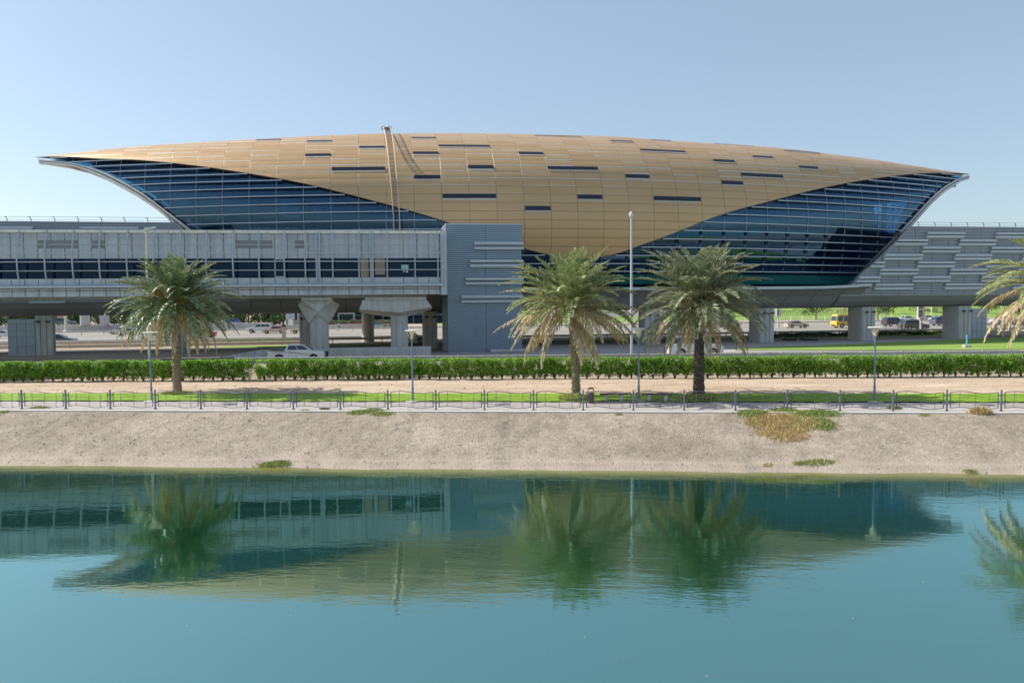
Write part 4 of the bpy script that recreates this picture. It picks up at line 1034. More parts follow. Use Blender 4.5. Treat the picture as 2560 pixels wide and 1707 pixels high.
def mast(base, H, r, lab, arm=None, mat=M_cream, name='lamp_mast', head=True):
    T_ = thing(name, lab, 'mast', base); m_ = MB(); m_.lathe([(r, 0), (r*.95, H*.4), (r*.65, H)], 12); m_.build('pole', mat, T_)
    m_ = MB(); m_.lathe([(r*2.2, 0), (r*2.2, .25), (r*1.2, .4)], 10); m_.build('base', M_galv, T_)
    if head: m_ = MB(); m_.loft([[(-.1, -.12, H-.02), (.1, -.12, H-.02), (.1, .12, H-.02), (-.1, .12, H-.02)], [(-.15, -.15, H+.1), (.95, -.14, H+.28), (.95, .14, H+.28), (-.15, .15, H+.1)], [(-.1, -.1, H+.28), (.8, -.08, H+.4), (.8, .08, H+.4), (-.1, .1, H+.28)]], 0, True, True) if arm else m_.lathe([(r*.65, H), (.16, H+.1), (.2, H+.3), (.1, H+.5), (.03, H+.58)], 10); m_.build('lamp_head', M_galv, T_)
    return T_
mb_ = Yp(1579, 893, 71.0); mast(V(mb_.x, mb_.y, GZ-.15), Yp(1576, 545, 71.)[2]-GZ+.15, .115, 'tall pale street-light mast rising between the two right palms', mat=M_louver)
mb_ = Yp(374, 893, 70.0); mast(V(mb_.x, mb_.y, GZ-.15), Yp(371, 575, 70.)[2]-GZ+.05, .11, 'tall pale street-light mast behind the left palm', arm=True)
mb_ = Yp(165, 830, 176.); mast(V(mb_.x, mb_.y, GZ), 12., .3, 'grey highway lamp mast beyond the left cabinet column')
mb_ = Yp(2308, 562, 118.)
# litter bin
p = Gp(1477, 1007.5, 1.87); T_ = thing('litter_bin', 'dark brown slatted litter bin with an open hood beside the bench', 'bin', p, CF.a)
m_ = MB(); m_.lathe([(.17, 0), (.185, .03), (.185, .62), (.17, .64)], 14); m_.build('body', M_brown, T_)
m_ = MB()
for k in range(14):
    a = k*2*math.pi/14; m_.tube([(.19*math.cos(a), .19*math.sin(a), .04), (.19*math.cos(a), .19*math.sin(a), .62)], .014, 4)
m_.build('slats', M_brown, T_)
m_ = MB()
for x in (-.17, .17): m_.box(x-.025, x+.025, -.06, .06, .6, .9)
m_.build('hood_post', M_brown, T_)
m_ = MB(); m_.lathe([(.2, .88), (.2, .93), (.1, .98), (.02, .99)], 14); m_.build('hood', M_brown, T_)
def bench(px0, px1, py, lab):
    a, b = Gp(px0, py, 1.87), Gp(px1, py, 1.87); L = (b-a).length; c = (a+b)/2
    T_ = thing('bench', lab, 'bench', c, CF.a, 'backless benches on the promenade')
    m_ = MB()
    for k in range(4): m_.bevbox(-L/2, L/2, -.22+k*.115, -.125+k*.115, .42, .49, .012)
    m_.build('seat', M_brown, T_)
    for s_ in (-1, 1):
        m_ = MB(); m_.bevbox(s_*L*.27-.11, s_*L*.27+.11, -.18, .2, 0, .42, .02); m_.build('leg', M_conc, T_)
bench(1500, 1569, 1003, 'backless bench with dark slatted seat right of the litter bin')
bench(1605, 1681, 1003, 'backless bench with dark slatted seat left of the bushy dark-trunked palm')
p = Gp(2417, 869, GZ); T_ = thing('marker_post', 'bright blue marker post on a concrete block on the right lawn', 'marker post', p)
m_ = MB(); m_.bevbox(-.35, .35, -.25, .25, .04, .3, .03); m_.build('block', M_conc, T_)
m_ = MB(); m_.lathe([(.07, .29), (.075, 1.3), (.05, 1.36)], 10); m_.build('post', M_blue, T_)
p = Gp(2005, 850, GZ); T_ = thing('marker_post', 'dark blue marker post on a small block in front of the far guardrail', 'marker post', p)
m_ = MB(); m_.bevbox(-.3, .3, -.2, .2, 0, .2, .03); m_.build('block', M_dark, T_)
m_ = MB(); m_.lathe([(.06, .19), (.06, 1.15)], 8); m_.build('post', M_signb, T_)
for px in (1974, 2027):
    p = Gp(px, 851, GZ); m_ = MB(); m_.bevbox(-.9, .9, -.25, .25, 0, .22, .04); o = m_.build('wheel_stop', M_dark); o.location = p
    setp(o, 'low dark block %s the dark blue marker post' % ('left of' if px < 2000 else 'right of'), 'block')

# ------------------------------------------------------------------ PALMS
def palm(base, H, fl, nf, mats, lab, seed, trunk_mat, r0, r1, lean=(0, 0), dry=.12, droop=1., bunches=0, upfrac=.3, boots=8, name='date_palm', nl=46, rag=0.):
    rn = random.Random(seed); T_ = thing(name, lab, 'palm tree', base, rn.uniform(0, 6.28) if False else 0)
    # trunk: ringed with old leaf bases
    tr = MB(); K = 46; rings = []
    for i in range(K+1):
        k = i/K; z = H*k; cx = lean[0]*k*k; cy = lean[1]*k*k
        r = r0+(r1-r0)*k + (.10*math.exp(-k*14)) + .02*math.sin(i*1.9) + rn.uniform(-.012, .012)
        rings.append([(cx+r*(1+.09*math.sin(j*2.1+i*1.7))*math.cos(2*math.pi*j/14), cy+r*(1+.09*math.sin(j*2.1+i*1.7))*math.sin(2*math.pi*j/14), z-.05) for j in range(14)])
    tr.loft(rings, 0, True, True)
    zb = .1
    while zb < H:      # leaf-base scales
        for j in range(7):
            a = 2*math.pi*(j+(.5 if int(zb/.16) % 2 else 0))/7+rn.uniform(-.1, .1); k = zb/H; r = r0+(r1-r0)*k; cx, cy = lean[0]*k*k, lean[1]*k*k
            d = V(math.cos(a), math.sin(a), 0); e = V(-math.sin(a), math.cos(a), 0); c = V(cx, cy, zb)+d*(r*.93)
            w_ = .09; n = len(tr.v); out = rn.uniform(.05, .12)
            tr.v += [tuple(c-e*w_), tuple(c+e*w_), tuple(c+e*w_*.7+d*out+V(0, 0, .13)), tuple(c-e*w_*.7+d*out+V(0, 0, .13)), tuple(c+V(0, 0, .15))]
            for f in ((0,1,2,3),(3,2,4)): tr.f.append(tuple(n+q for q in f)); tr.m.append(0)
        zb += .16
    tr.build('trunk', trunk_mat, T_)
    top = V(lean[0], lean[1], H)
    bo = MB()
    for i in range(60):       # cut boots under the crown
        a = rn.uniform(0, 6.28); z = H-rn.uniform(-.1, boots*.1); d = V(math.cos(a), math.sin(a), .9).normalized(); c = V(lean[0], lean[1], z)+V(math.cos(a), math.sin(a), 0)*r1*.8
        bo.tube([c, c+d*rn.uniform(.25, .45)], [.07, .035], 4)
    bo.build('boots', M_boot, T_)
    gr = MB(); dr = MB(); rc = MB()
    for i in range(nf):
        k = (i+.5)/nf; dead = k > 1-dry
        az = i*2.39996+rn.uniform(-.25, .25)
        el = R_(82-106*(k**(.95)))+rn.uniform(-.16, .16)
        L = fl*(.82+.3*math.sin(min(1, k*1.5)*math.pi*.6))*rn.uniform(.88, 1.08)
        if k < .12: L *= .95
        # rachis curve in the vertical plane of azimuth
        n = 15; pts_ = [top+V(math.cos(az)*r1*.6, math.sin(az)*r1*.6, rn.uniform(-.35, .1)-k*.5)]; th = el; side = rn.uniform(-.02, .02)
        bend = R_(1.3+2.7*abs(math.cos(el))*droop)*(1.+rn.uniform(-.3, .4))
        tw = az
        for j in range(n):
            th -= bend*(.45+1.1*j/n); th = max(th, R_(-88)); tw += side
            pts_.append(pts_[-1]+V(math.cos(tw)*math.cos(th), math.sin(tw)*math.cos(th), math.sin(th))*(L/n))
        rc.tube(pts_, [.042*(1-q/(n+1.5))+.008 for q in range(n+1)], 4, caps=False)
        tgt = dr if dead else gr
        for q in range(nl):
            f = .16+.84*(q+.5)/nl; pos = f*n; i0 = min(int(pos), n-1); P = pts_[i0].lerp(pts_[i0+1], pos-i0); tg = (pts_[i0+1]-pts_[i0]).normalized()
            sdv = tg.cross(V(0, 0, 1)); sdv = sdv.normalized() if sdv.length > .05 else V(-math.sin(az), math.cos(az), 0); up = sdv.cross(tg).normalized()
            ll = fl*.145*(math.sin(math.pi*min(1., .18+f*.80))**.6)*rn.uniform(.8, 1.15)*(1.15 if f < .8 else .95)
            for s_ in (-1, 1):
                if rag and rn.random() < rag: continue
                dirv = (tg*(.55+.5*f)+sdv*s_*(.85 if not dead else .5)+up*rn.uniform(.12, .5)*(1 if not dead else -.6)).normalized()
                dd = V(0, 0, -.05-.22*rn.random()*(2.5 if dead else 1)); mid = P+dirv*ll*.55; tip = P+(dirv+dd).normalized()*ll
                wv = tg.cross(dirv).cross(dirv); wv = (up*.8+tg*.4).normalized() if wv.length < .01 else wv.normalized(); wv = (wv+up*rn.uniform(-.5, .5)).normalized()*rn.uniform(.030, .046)
                nn = len(tgt.v); tgt.v += [tuple(P), tuple(mid+wv), tuple(tip), tuple(mid-wv)]; tgt.f.append((nn, nn+1, nn+2, nn+3)); tgt.m.append(0)
    cr = gr.build('crown', mats[0], T_, recalc=False)
    if dr.v: dr.build('dry_fronds', M_frond_dry, T_, recalc=False)
    rc.build('rachis', M_rachis, cr)
    for b in range(bunches):
        az = rn.uniform(-2.9, .2) ; c0 = top+V(math.cos(az)*.2, math.sin(az)*.2, .2); Lb = rn.uniform(.9, 1.5)
        m_ = MB(); e = c0+V(math.cos(az)*Lb*.6, math.sin(az)*Lb*.6, Lb*.55); h = e+V(math.cos(az)*.35, math.sin(az)*.35, -.15)
        m_.tube([c0, e, h], .03, 4)
        for q in range(38):
            a2 = rn.uniform(0, 6.28); rr_ = rn.uniform(0, .17); m_.tube([h, h+V(math.cos(a2)*rr_, math.sin(a2)*rr_, -rn.uniform(.25, .6))], [.012, .022], 3)
        m_.build('fruit_bunch', M_date, T_)
    return T_
pb = Gp(443, 979, 1.9)
palm(pb, 6.75, 4.2, 122, [M_frond_a], 'left-hand date palm with yellow fruit bunches and dark green drooping fronds', 11, M_trunk, .27, .24, lean=(.05, 0), dry=.10, droop=1.12, bunches=8)
pb = Gp(1440, 990, 1.9)
palm(pb, 6.35, 4.5, 106, [M_frond_b], 'middle date palm with sparse olive fronds and a skirt of dry fronds', 23, M_trunk, .25, .25, lean=(-.35, 0), dry=.32, droop=1.0, bunches=2, rag=.08)
pb = Gp(1747, 986, 1.9)
palm(pb, 6.6, 4.4, 125, [M_frond_c], 'right date palm with dense grey-green crown and a thick dark rough trunk', 37, M_trunk_d, .34, .27, lean=(.1, 0), dry=.14, droop=.95, bunches=1)
pb = Gp(2655, 995, 1.9)
palm(pb, 7.3, 4.8, 84, [M_frond_b], 'date palm cut off by the right picture edge with pale dry lower fronds', 51, M_trunk, .28, .26, dry=.35, droop=1.1)
pb = Gp(2098, 815, GZ); pb.y = pb.y
pb2 = Yp(2135, 812, 150.); 
palm(V(pb2.x, pb2.y, GZ), 5.6, 4.3, 46, [M_frond_b], 'small far palm drooping over the yellow bus', 61, M_trunk, .25, .22, dry=.25, droop=1.25, nl=20)
# planting beds round the palm feet
def bed(px, py, rx, ry, h, n, lab, seed):
    rn = random.Random(seed); c = Gp(px, py, 1.9); m_ = MB()
    for i in range(n):
        a = rn.uniform(0, 6.28); r = math.sqrt(rn.random()); x, y = r*rx*math.cos(a), r*ry*math.sin(a); z = h*(1-.5*r*r)*rn.random()**.6+.03
        s_ = rn.uniform(.03, .06); e1 = V(rn.uniform(-1, 1), rn.uniform(-1, 1), rn.uniform(-.5, .5)).normalized()*s_; e2 = V(rn.uniform(-1, 1), rn.uniform(-1, 1), rn.uniform(.1, 1)).normalized()*s_
        p = V(x, y, z); m_.quad(p-e1, p-e2*.6, p+e1, p+e2)
    o = m_.build('planting_bed', M_bed, recalc=False); o.location = c; return setp(o, lab, 'planting bed', 'low yellow-green beds round the palm trunks')
bed(443, 986, 1.15, .6, .22, 1500, 'low yellow-green planting round the foot of the left palm', 1)
bed(1432, 1000, .95, .7, .42, 1800, 'low yellow-green planting round the foot of the middle palm', 2)
bed(1748, 1000, 1.2, .7, .36, 1900, 'low green planting round the foot of the thick-trunked right palm', 3)

# ------------------------------------------------------------------ HEDGE
def shrub_variant(seed, h=1.78, wr=.74):
    rn = random.Random(seed); lf = MB(); sm = MB()
    blobs = []
    for i in range(26):
        a = rn.uniform(0, 6.28); r = rn.random()**.5; blobs.append((V(r*wr*math.cos(a), r*.6*math.sin(a), rn.uniform(.6, h-.22)), rn.uniform(.2, .34)))
    for i in range(12): blobs.append((V(rn.uniform(-.45, .45), rn.uniform(-.4, .4), rn.uniform(.25, .7)), rn.uniform(.12, .2)))
    for c, r in blobs:
        for k in range(int(60*(r/.25)**2)):
            d = V(rn.gauss(0, 1), rn.gauss(0, 1), rn.gauss(0, 1)).normalized()*r*(rn.uniform(.55, 1.05)); p = c+d
            if p.z > h: p.z = h-rn.random()*.08
            s_ = rn.uniform(.045, .08); nrm = (d.normalized()+V(rn.uniform(-.8, .8), rn.uniform(-.8, .8), rn.uniform(-.2, 1.0))).normalized()
            e1 = nrm.cross(V(rn.uniform(-1, 1), rn.uniform(-1, 1), rn.uniform(-1, 1))).normalized(); e2 = nrm.cross(e1)
            lf.quad(p-e1*s_, p-e2*s_*.55, p+e1*s_, p+e2*s_*.55)
    for i in range(440):      # clipped, dense top and faces
        if i < 360: p = V(rn.uniform(-.56, .56), rn.uniform(-.5, .5), h-rn.random()**1.5*.22)
        else: p = V(rn.uniform(-.56, .56), -rn.uniform(.4, .56), rn.uniform(.55, h-.05))
        s_ = rn.uniform(.045, .08); nrm = V(rn.uniform(-.7, .7), rn.uniform(-1, .5), rn.uniform(0, 1.2)).normalized(); e1 = nrm.cross(V(rn.uniform(-1, 1), rn.uniform(-1, 1), rn.uniform(-1, 1))).normalized(); e2 = nrm.cross(e1)
        lf.quad(p-e1*s_, p-e2*s_*.55, p+e1*s_, p+e2*s_*.55)
    for i in range(7):
        a = rn.uniform(0, 6.28); r = rn.uniform(.15, .5); sm.tube([(rn.uniform(-.04, .04), rn.uniform(-.04, .04), -.05), (r*.3*math.cos(a), r*.3*math.sin(a), .35), (r*math.cos(a), r*.8*math.sin(a), .95)], [.03, .022, .012], 4)
    return lf, sm
variants = []
for v_ in range(6):
    lf, sm = shrub_variant(100+v_); T_ = thing('hedge_shrub', 'clipped leafy green shrub in the long hedge behind the sand strip', 'shrub', (0, 0, 0), 0, 'shrubs forming the long clipped hedge')
    lf.build('foliage', M_hedge, T_, recalc=False); sm.build('stems', M_stem, T_); variants.append([T_, False])
x = -54.; rn = random.Random(77); k = 0
while x < 52:
    y = hedge_y(x); pxx = CX+F*x/y
    gap = abs(pxx-622) < 13
    if not gap:
        v_ = rn.randrange(6); src = variants[v_]
        if not src[1]: T_ = src[0]; src[1] = True
        else: T_ = link_copy(src[0])
        T_.location = (x, y+rn.uniform(-.08, .08), 1.9); T_.rotation_euler = (0, 0, rn.choice((0, math.pi))+rn.uniform(-.25, .25))
        s_ = rn.uniform(.965, 1.03); T_.scale = (rn.uniform(.95, 1.1), 1, s_)
    x += rn.uniform(.80, .92); k += 1
for src in variants:
    if not src[1]:
        for c in list(src[0].children): bpy.data.objects.remove(c)
        bpy.data.objects.remove(src[0])

# ------------------------------------------------------------------ WEEDS ON THE BANK
def weed(pts_px, lab, seed, n, h, gfrac, zoff=0., r=None, name='weed_patch'):
    """pts_px: list of (px,py,rx,ry in metres, green fraction)"""
    rn = random.Random(seed); g = MB(); d_ = MB(); base = None
    for (px, py, rx, ry, gf, cnt) in pts_px:
        cnt = int(cnt*1.25)
        # find the bank point along the ray
        rr_ = ray(px, py); best = None
        for q in range(400):
            D = 36+q*.06; P = CAMP+rr_*(D/rr_.y); L = CF.loc(P)
            zz = bankf(L.x, min(L.y, -.85))[2] if L.y < -.85 else 1.87
            if P.z <= zz+.02: best = P; break
        if best is None: best = Gp(px, py, 1.87)
        if base is None: base = best.copy()
        for i in range(cnt):
            a = rn.uniform(0, 6.28); rad = min(1.7, math.sqrt(rn.random())*(1 if rn.random() < .8 else 1.35)); x = best.x+rad*rx*math.cos(a); y = best.y+rad*ry*math.sin(a)
            L = CF.loc(V(x, y, 0)); zz = bankf(L.x, L.y)[2] if L.y < -.85 else 1.87
            hh = h*1.25*rn.uniform(.35, 1.)*(1-.45*rad); p = V(x, y, zz-.02)-base; tip = p+V(rn.uniform(-.6, .6)*hh, rn.uniform(-.6, .6)*hh, hh); s_ = V(rn.uniform(-1, 1), rn.uniform(-.4, .4), 0).normalized()*rn.uniform(.012, .03)
            tg = g if rn.random() < gf else d_
            tg.quad(p-s_*.6, p.lerp(tip, .5)-s_, tip, p.lerp(tip, .5)+s_)
    T_ = thing(name, lab, 'weeds', base)
    if g.v: g.build('green_leaves', M_weed, T_, recalc=False)
    if d_.v: d_.build('dry_stalks', M_weed_dry, T_, recalc=False)
weed([(1885, 1035, .9, .7, .9, 900), (1960, 1027, .7, .4, .95, 800), (2040, 1035, 1.3, .6, .9, 1100), (1935, 1050, 1.5, .9, .12, 1500), (2000, 1062, 1.8, .9, .25, 1500), (2055, 1060, .6, .9, .85, 800), (1900, 1060, .8, .6, .3, 500), (1950, 1080, 1.3, .7, .12, 900), (1975, 1095, 1.0, .5, .1, 420)],
     'large patch of green and straw-coloured weeds spilling down the bank on the right', 1, 0, .26, .5)
weed([(900, 1032, .7, .35, .85, 420), (935, 1026, .55, .3, .9, 420), (955, 1035, .7, .35, .8, 380)], 'spreading green weeds at the bank top left of the middle, by the fence', 2, 0, .2, .9)
weed([(2235, 1021, .38, .25, .8, 300)], 'small green tuft by the fence foot right of the big weed patch', 3, 0, .3, .9)
weed([(2450, 1031, .55, .3, .05, 620)], 'pale straw-coloured grass clump near the right fence end', 4, 0, .42, .1)
weed([(2312, 1038, .35, .16, .8, 160)], 'flat green tuft on the bank between the round tuft and the straw clump', 5, 0, .1, .9)
weed([(98, 1019, .6, .25, .8, 320)], 'green tuft at the fence foot near the left end', 6, 0, .18, .9)
weed([(8, 1030, .3, .2, .8, 150)], 'green tuft at the left picture edge on the bank top', 7, 0, .12, .9)
weed([(685, 1163, .8, .32, .85, 700)], 'dark green weeds right at the waterline, left of the middle', 8, 0, .22, .9)
weed([(2045, 1156, .8, .35, .7, 520), (2000, 1158, .35, .2, .6, 180)], 'greenish weeds low on the bank below the large patch', 9, 0, .16, .9)
weed([(2428, 1180, .35, .2, .7, 160)], 'small weeds at the waterline on the right', 10, 0, .14, .9)
weed([(1548, 1036, .25, .14, .9, 110)], 'small green tuft on the bank top below the benches', 11, 0, .1, .9)
weed([(763, 1025, .3, .14, .9, 130)], 'small green tuft at the fence foot left of a straw tuft', 12, 0, .12, .9)
weed([(812, 1022, .3, .16, .05, 160)], 'small straw-yellow tuft at the fence foot left of the middle', 13, 0, .2, .9)
weed([(1920, 1163, .25, .15, .2, 80)], 'tiny orange-brown tuft low on the bank', 14, 0, .14, .9)

# ------------------------------------------------------------------ VEHICLES
def arc_pts(cx, r, z0, n=8): return [(cx+r*math.cos(math.pi*(1-q/n)), z0+r*math.sin(math.pi*(1-q/n))*1.0) for q in range(n+1)]
SPEC = {
 'sedan': dict(L=4.6, W=1.80, wr=.33, xw=(-1.35, 1.38), low=.22, prof=[(2.28, .45), (2.30, .60), (2.12, .74), (1.2, .92), (.95, .96), (-1.55, 1.0), (-2.2, .97), (-2.30, .78), (-2.28, .45)],
               cab=[(1.0, .95), (.25, 1.36), (-.25, 1.43), (-.95, 1.38), (-1.75, .99)]),
 'suv': dict(L=4.85, W=1.92, wr=.39, xw=(-1.42, 1.42), low=.30, prof=[(2.38, .5), (2.42, .85), (2.2, 1.02), (1.25, 1.14), (1.0, 1.16), (-2.25, 1.16), (-2.42, 1.0), (-2.42, .5)],
             cab=[(1.1, 1.15), (.4, 1.72), (-.2, 1.82), (-1.9, 1.80), (-2.32, 1.15)]),
 'pickup': dict(L=5.25, W=1.80, wr=.40, xw=(-1.55, 1.60), low=.36, prof=[(2.55, .55), (2.62, .85), (2.4, 1.02), (1.35, 1.12), (1.25, 1.14), (-1.04, 1.14), (-1.05, 1.10), (-2.6, 1.10), (-2.62, .6)],
                cab=[(1.45, 1.13), (.62, 1.62), (.2, 1.69), (-.78, 1.68), (-1.02, 1.13)]),
 'van': dict(L=5.0, W=1.95, wr=.37, xw=(-1.5, 1.55), low=.28, prof=[(2.42, .5), (2.48, .85), (2.3, 1.05), (1.7, 1.2), (-2.4, 1.2), (-2.48, .6)],
             cab=[(1.75, 1.2), (.95, 1.9), (.3, 2.05), (-2.1, 2.05), (-2.42, 1.2)]),
 'bus': dict(L=7.0, W=2.15, wr=.42, xw=(-2.0, 2.25), low=.32, prof=[(3.42, .5), (3.5, 1.0), (3.42, 1.25), (-3.45, 1.25), (-3.5, .5)],
             cab=[(3.42, 1.24), (3.25, 2.35), (3.0, 2.62), (-3.3, 2.62), (-3.45, 1.24)]),
}
def vehicle(kind, pos, yaw, col, lab, cat='car', roofcol=None, stripe=None, name=None, sc_=1.0, spare=False):
    S = SPEC[kind]; T_ = thing(name or {'sedan': 'sedan_car', 'suv': 'suv_car', 'pickup': 'pickup_truck', 'van': 'van', 'bus': 'minibus'}[kind], lab, cat, pos, yaw); T_.scale = (sc_,)*3
    W = S['W']; h = W/2; wr = S['wr']; pr_ = S['prof']; lo = S['low']
    outline = list(pr_)+[(pr_[-1][0]+.05, lo)]
    for xw in S['xw']: outline += [(xw+(wr+.07)*math.cos(math.pi*(1-q/9)), max(lo, wr-.02+(wr+.07)*math.sin(math.pi*(1-q/9)))) for q in range(10)]
    outline += [(pr_[0][0]-.05, lo)]
    cx = 0; cz = .7; b = MB(); rings = []
    for y, s_ in ((-h, .955), (-h+.05, .99), (-h+.14, 1.), (h-.14, 1.), (h-.05, .99), (h, .955)):
        rings.append([(cx+(x-cx)*(1-(1-s_)*.4), y, cz+(z-cz)*s_) for x, z in outline])
    b.loft(rings, 0, True, True); body = b.build('body', paint(col), T_)
    c = S['cab']; zb, zt_ = c[0][1], max(q[1] for q in c); cb = MB()
    def hw(z): return h-.06-(.20 if kind != 'bus' else .08)*(z-zb)/(zt_-zb)
    cb.loft([[(x, -hw(z), z) for x, z in c], [(x, hw(z), z) for x, z in c]], 0, True, True)
    if kind in ('van', 'bus', 'suv', 'sedan', 'pickup'): cb.build('cabin', paint(roofcol or col), T_)
    # glass: windscreen, rear window, side windows
    def on(k, i0, i1): return (c[i0][0]+(c[i1][0]-c[i0][0])*k, c[i0][1]+(c[i1][1]-c[i0][1])*k)
    n = len(c)
    def scr(i0, i1, k0, k1, sx, nm):
        a, e = on(k0, i0, i1), on(k1, i0, i1); dx, dz = e[0]-a[0], e[1]-a[1]; l = math.hypot(dx, dz); nx, nz = (dz/l*.015, -dx/l*.015); nx, nz = (abs(nx)*sx, abs(nz))
        m_ = MB(); m_.quad((a[0]+nx, -hw(a[1])*.92, a[1]+nz), (a[0]+nx, hw(a[1])*.92, a[1]+nz), (e[0]+nx, hw(e[1])*.90, e[1]+nz), (e[0]+nx, -hw(e[1])*.90, e[1]+nz)); m_.build(nm, M_cg, T_)
    scr(0, 1, .1, .95, 1, 'windscreen'); scr(n-1, n-2, .12, .9, -1, 'rear_window')
    xf0, xf1 = c[0][0], c[-1][0]; zlo, zhi = zb+.06, zt_-.10
    def xfront(z): 
        return interp(z, [c[0][1], c[1][1], c[2][1]], [c[0][0], c[1][0], c[2][0]])-.12
    def xrear(z): return interp(z, [c[-1][1], c[-2][1]], [c[-1][0], c[-2][0]])+.12
    zhi = min(zhi, c[1][1]-.02 if kind not in ('sedan',) else zt_-.1); zhi = max(zhi, zlo+.25)
    x0, x1 = xrear(zlo), xfront(zlo); x0h, x1h = xrear(zhi), xfront(zhi)
    cuts = {'sedan': (0, .48, 1), 'suv': (0, .30, .64, 1), 'pickup': (0, .5, 1), 'van': (0, .33, .66, 1), 'bus': (0, .2, .4, .6, .8, 1)}[kind]
    for sy in (-1, 1):
        for q in range(len(cuts)-1):
            a, e = cuts[q]+.015, cuts[q+1]-.015; m_ = MB(); o_ = .012
            P = [(x0+(x1-x0)*a, sy*(hw(zlo)+o_), zlo), (x0+(x1-x0)*e, sy*(hw(zlo)+o_), zlo), (x0h+(x1h-x0h)*e, sy*(hw(zhi)+o_), zhi), (x0h+(x1h-x0h)*a, sy*(hw(zhi)+o_), zhi)]
            m_.quad(*P); m_.build('side_window', M_cg, T_)
        m_ = MB(); zl_ = pr_[1][1]-.08; m_.box(pr_[1][0]-.35, pr_[1][0]-.02, sy*(h-.34)-.16, sy*(h-.34)+.33*0+.16, zl_-.06, zl_+.1); m_.build('headlight', M_lampg, T_)
        xr = min(q[0] for q in pr_); m_ = MB(); m_.box(xr-.015, xr+.16, sy*(h-.16)-.13, sy*(h-.16)+.165 if sy > 0 else sy*(h-.16)+.13, .72, 1.0); m_.build('tail_light', M_red, T_)
        m_ = MB(); xm = c[0][0]-.25; m_.bevbox(xm-.08, xm+.08, sy*(h+.12)-.1, sy*(h+.12)+.1, zb+.02, zb+.18, .02); m_.build('mirror', paint(col), T_)
        if stripe:
            m_ = MB(); yy = sy*(h+.004); m_.quad((-2.2, yy, .95), (-.6, yy, .98), (-.6, yy, 1.03), (-2.2, yy, 1.0)); m_.quad((-.6, yy, .95), (1.1, yy, .76), (1.1, yy, .81), (-.6, yy, 1.03)); m_.build('stripe', stripe, T_)
        for xw in S['xw']:
            m_ = MB(); y0 = sy*(h-.22); y1 = sy*(h-.01); m_.lathe([(wr*.62, y0), (wr*.95, y0), (wr, y0+(y1-y0)*.15), (wr, y0+(y1-y0)*.85), (wr*.94, y1), (wr*.66, y1)], 22, (xw, 0, wr), axis='y', caps=False); wl = m_.build('wheel', M_tyre, T_)
            m_ = MB(); m_.lathe([(wr*.66, y0), (wr*.66, y1-sy*.02), (wr*.55, y1-sy*.035), (wr*.2, y1-sy*.05), (wr*.12, y1-sy*.01)], 22, (xw, 0, wr), axis='y'); m_.build('rim', M_rim, wl)
    m_ = MB(); m_.box(pr_[0][0]-.1, pr_[1][0]+.03, -h*.6, h*.6, lo+.12, lo+.32); m_.build('grille', M_black, T_)
    if kind == 'pickup':
        m_ = MB(); m_.box(-2.5, -1.1, -h+.12, h-.12, 1.09, 1.16); m_.build('cargo_bed', M_black, T_)
        m_ = MB(); m_.box(2.55, 2.68, -h*.55, h*.55, .72, 1.0); m_.build('front_grille', M_black, T_)
    if spare:
        m_ = MB(); 
        for k in range(1): m_.tube([(-2.44, 0, .95), (-2.62, 0, .95)], .36, 18); m_.build('spare_wheel', paint(col), T_)
    return T_
HY = MF.a
def vp(px, py): return Gp(px, py, GZ+.01)
q = Yp(746, 901, 73.5); vehicle('pickup', V(q.x, 73.5, GZ-.12), .03, (.80, .80, .79), 'white double-cab pickup with a brown side stripe on the near road', 'pickup truck', stripe=pm('brown_stripe', (.32, .10, .05), .5))
q = Yp(1736, 884, 74.6); vehicle('suv', V(q.x, 74.6, GZ+.01), .02, (.78, .80, .83), 'white sport utility car on the near road behind the right palms', sc_=1.04)
q = Yp(1036, 857, 107.); vehicle('suv', V(q.x-.6, q.y, GZ+.01), HY, (.62, .58, .50), 'beige off-roader between the hammerhead pier and the dark column', sc_=.95)
def far(kind, px, py, flip, col, lab, **k):
    p = vp(px, py); return vehicle(kind, p, HY+(math.pi if flip else 0), col, lab, **k)
p = Yp(649, 836, 158.); 
def farY(kind, px, Y, flip, col, lab, z=GZ+.01, **k):
    p = Yp(px, 830, Y); return vehicle(kind, V(p.x, p.y, z), HY+(math.pi if flip else 0), col, lab, **k)
farY('suv', 649, 158, True, (.78, .78, .78), 'white off-roader ahead of the beige taxi, behind the left guardrail')
farY('sedan', 686, 153, True, (.66, .55, .42), 'beige taxi with a red roof right of the white off-roader', roofcol=(.50, .10, .07), cat='taxi')
farY('sedan', 757, 152, True, (.66, .56, .43), 'beige car partly hidden by the shaded column')
farY('suv', 578, 196, True, (.10, .22, .45), 'blue off-roader behind the grey wall at the left', z=GZ+.6)
farY('suv', 161, 186, False, (.07, .12, .16), 'dark off-roader beyond the far left wall', z=GZ+1.2)
farY('sedan', 147, 116, False, (.02, .03, .05), 'black car emerging from behind the left column', )
farY('sedan', 303, 158, True, (.55, .62, .68), 'silver-blue car left of the left palm')
farY('sedan', 322, 148, True, (.60, .52, .45), 'beige car tucked behind the left palm fronds')
farY('sedan', 386, 120, False, (.72, .72, .72), 'white car low behind the left palm')
farY('sedan', 480, 128, True, (.72, .70, .70), 'white car right of the left palm trunk')
farY('sedan', 505, 134, True, (.40, .03, .05), 'dark red car just right of the left palm fronds')
farY('sedan', 12, 140, False, (.72, .70, .70), 'white car at the left picture edge')
farY('sedan', 833, 184, False, (.66, .60, .52), 'pale taxi with a red roof right of the flared pier', roofcol=(.55, .12, .08), cat='taxi')
farY('suv', 895, 205, False, (.48, .05, .06), 'red car in front of the showroom building')
farY('sedan', 948, 182, False, (.35, .48, .48), 'grey-green car seen between round column and hammerhead pier')
farY('sedan', 962, 188, False, (.60, .20, .14), 'reddish car behind the grey-green car')
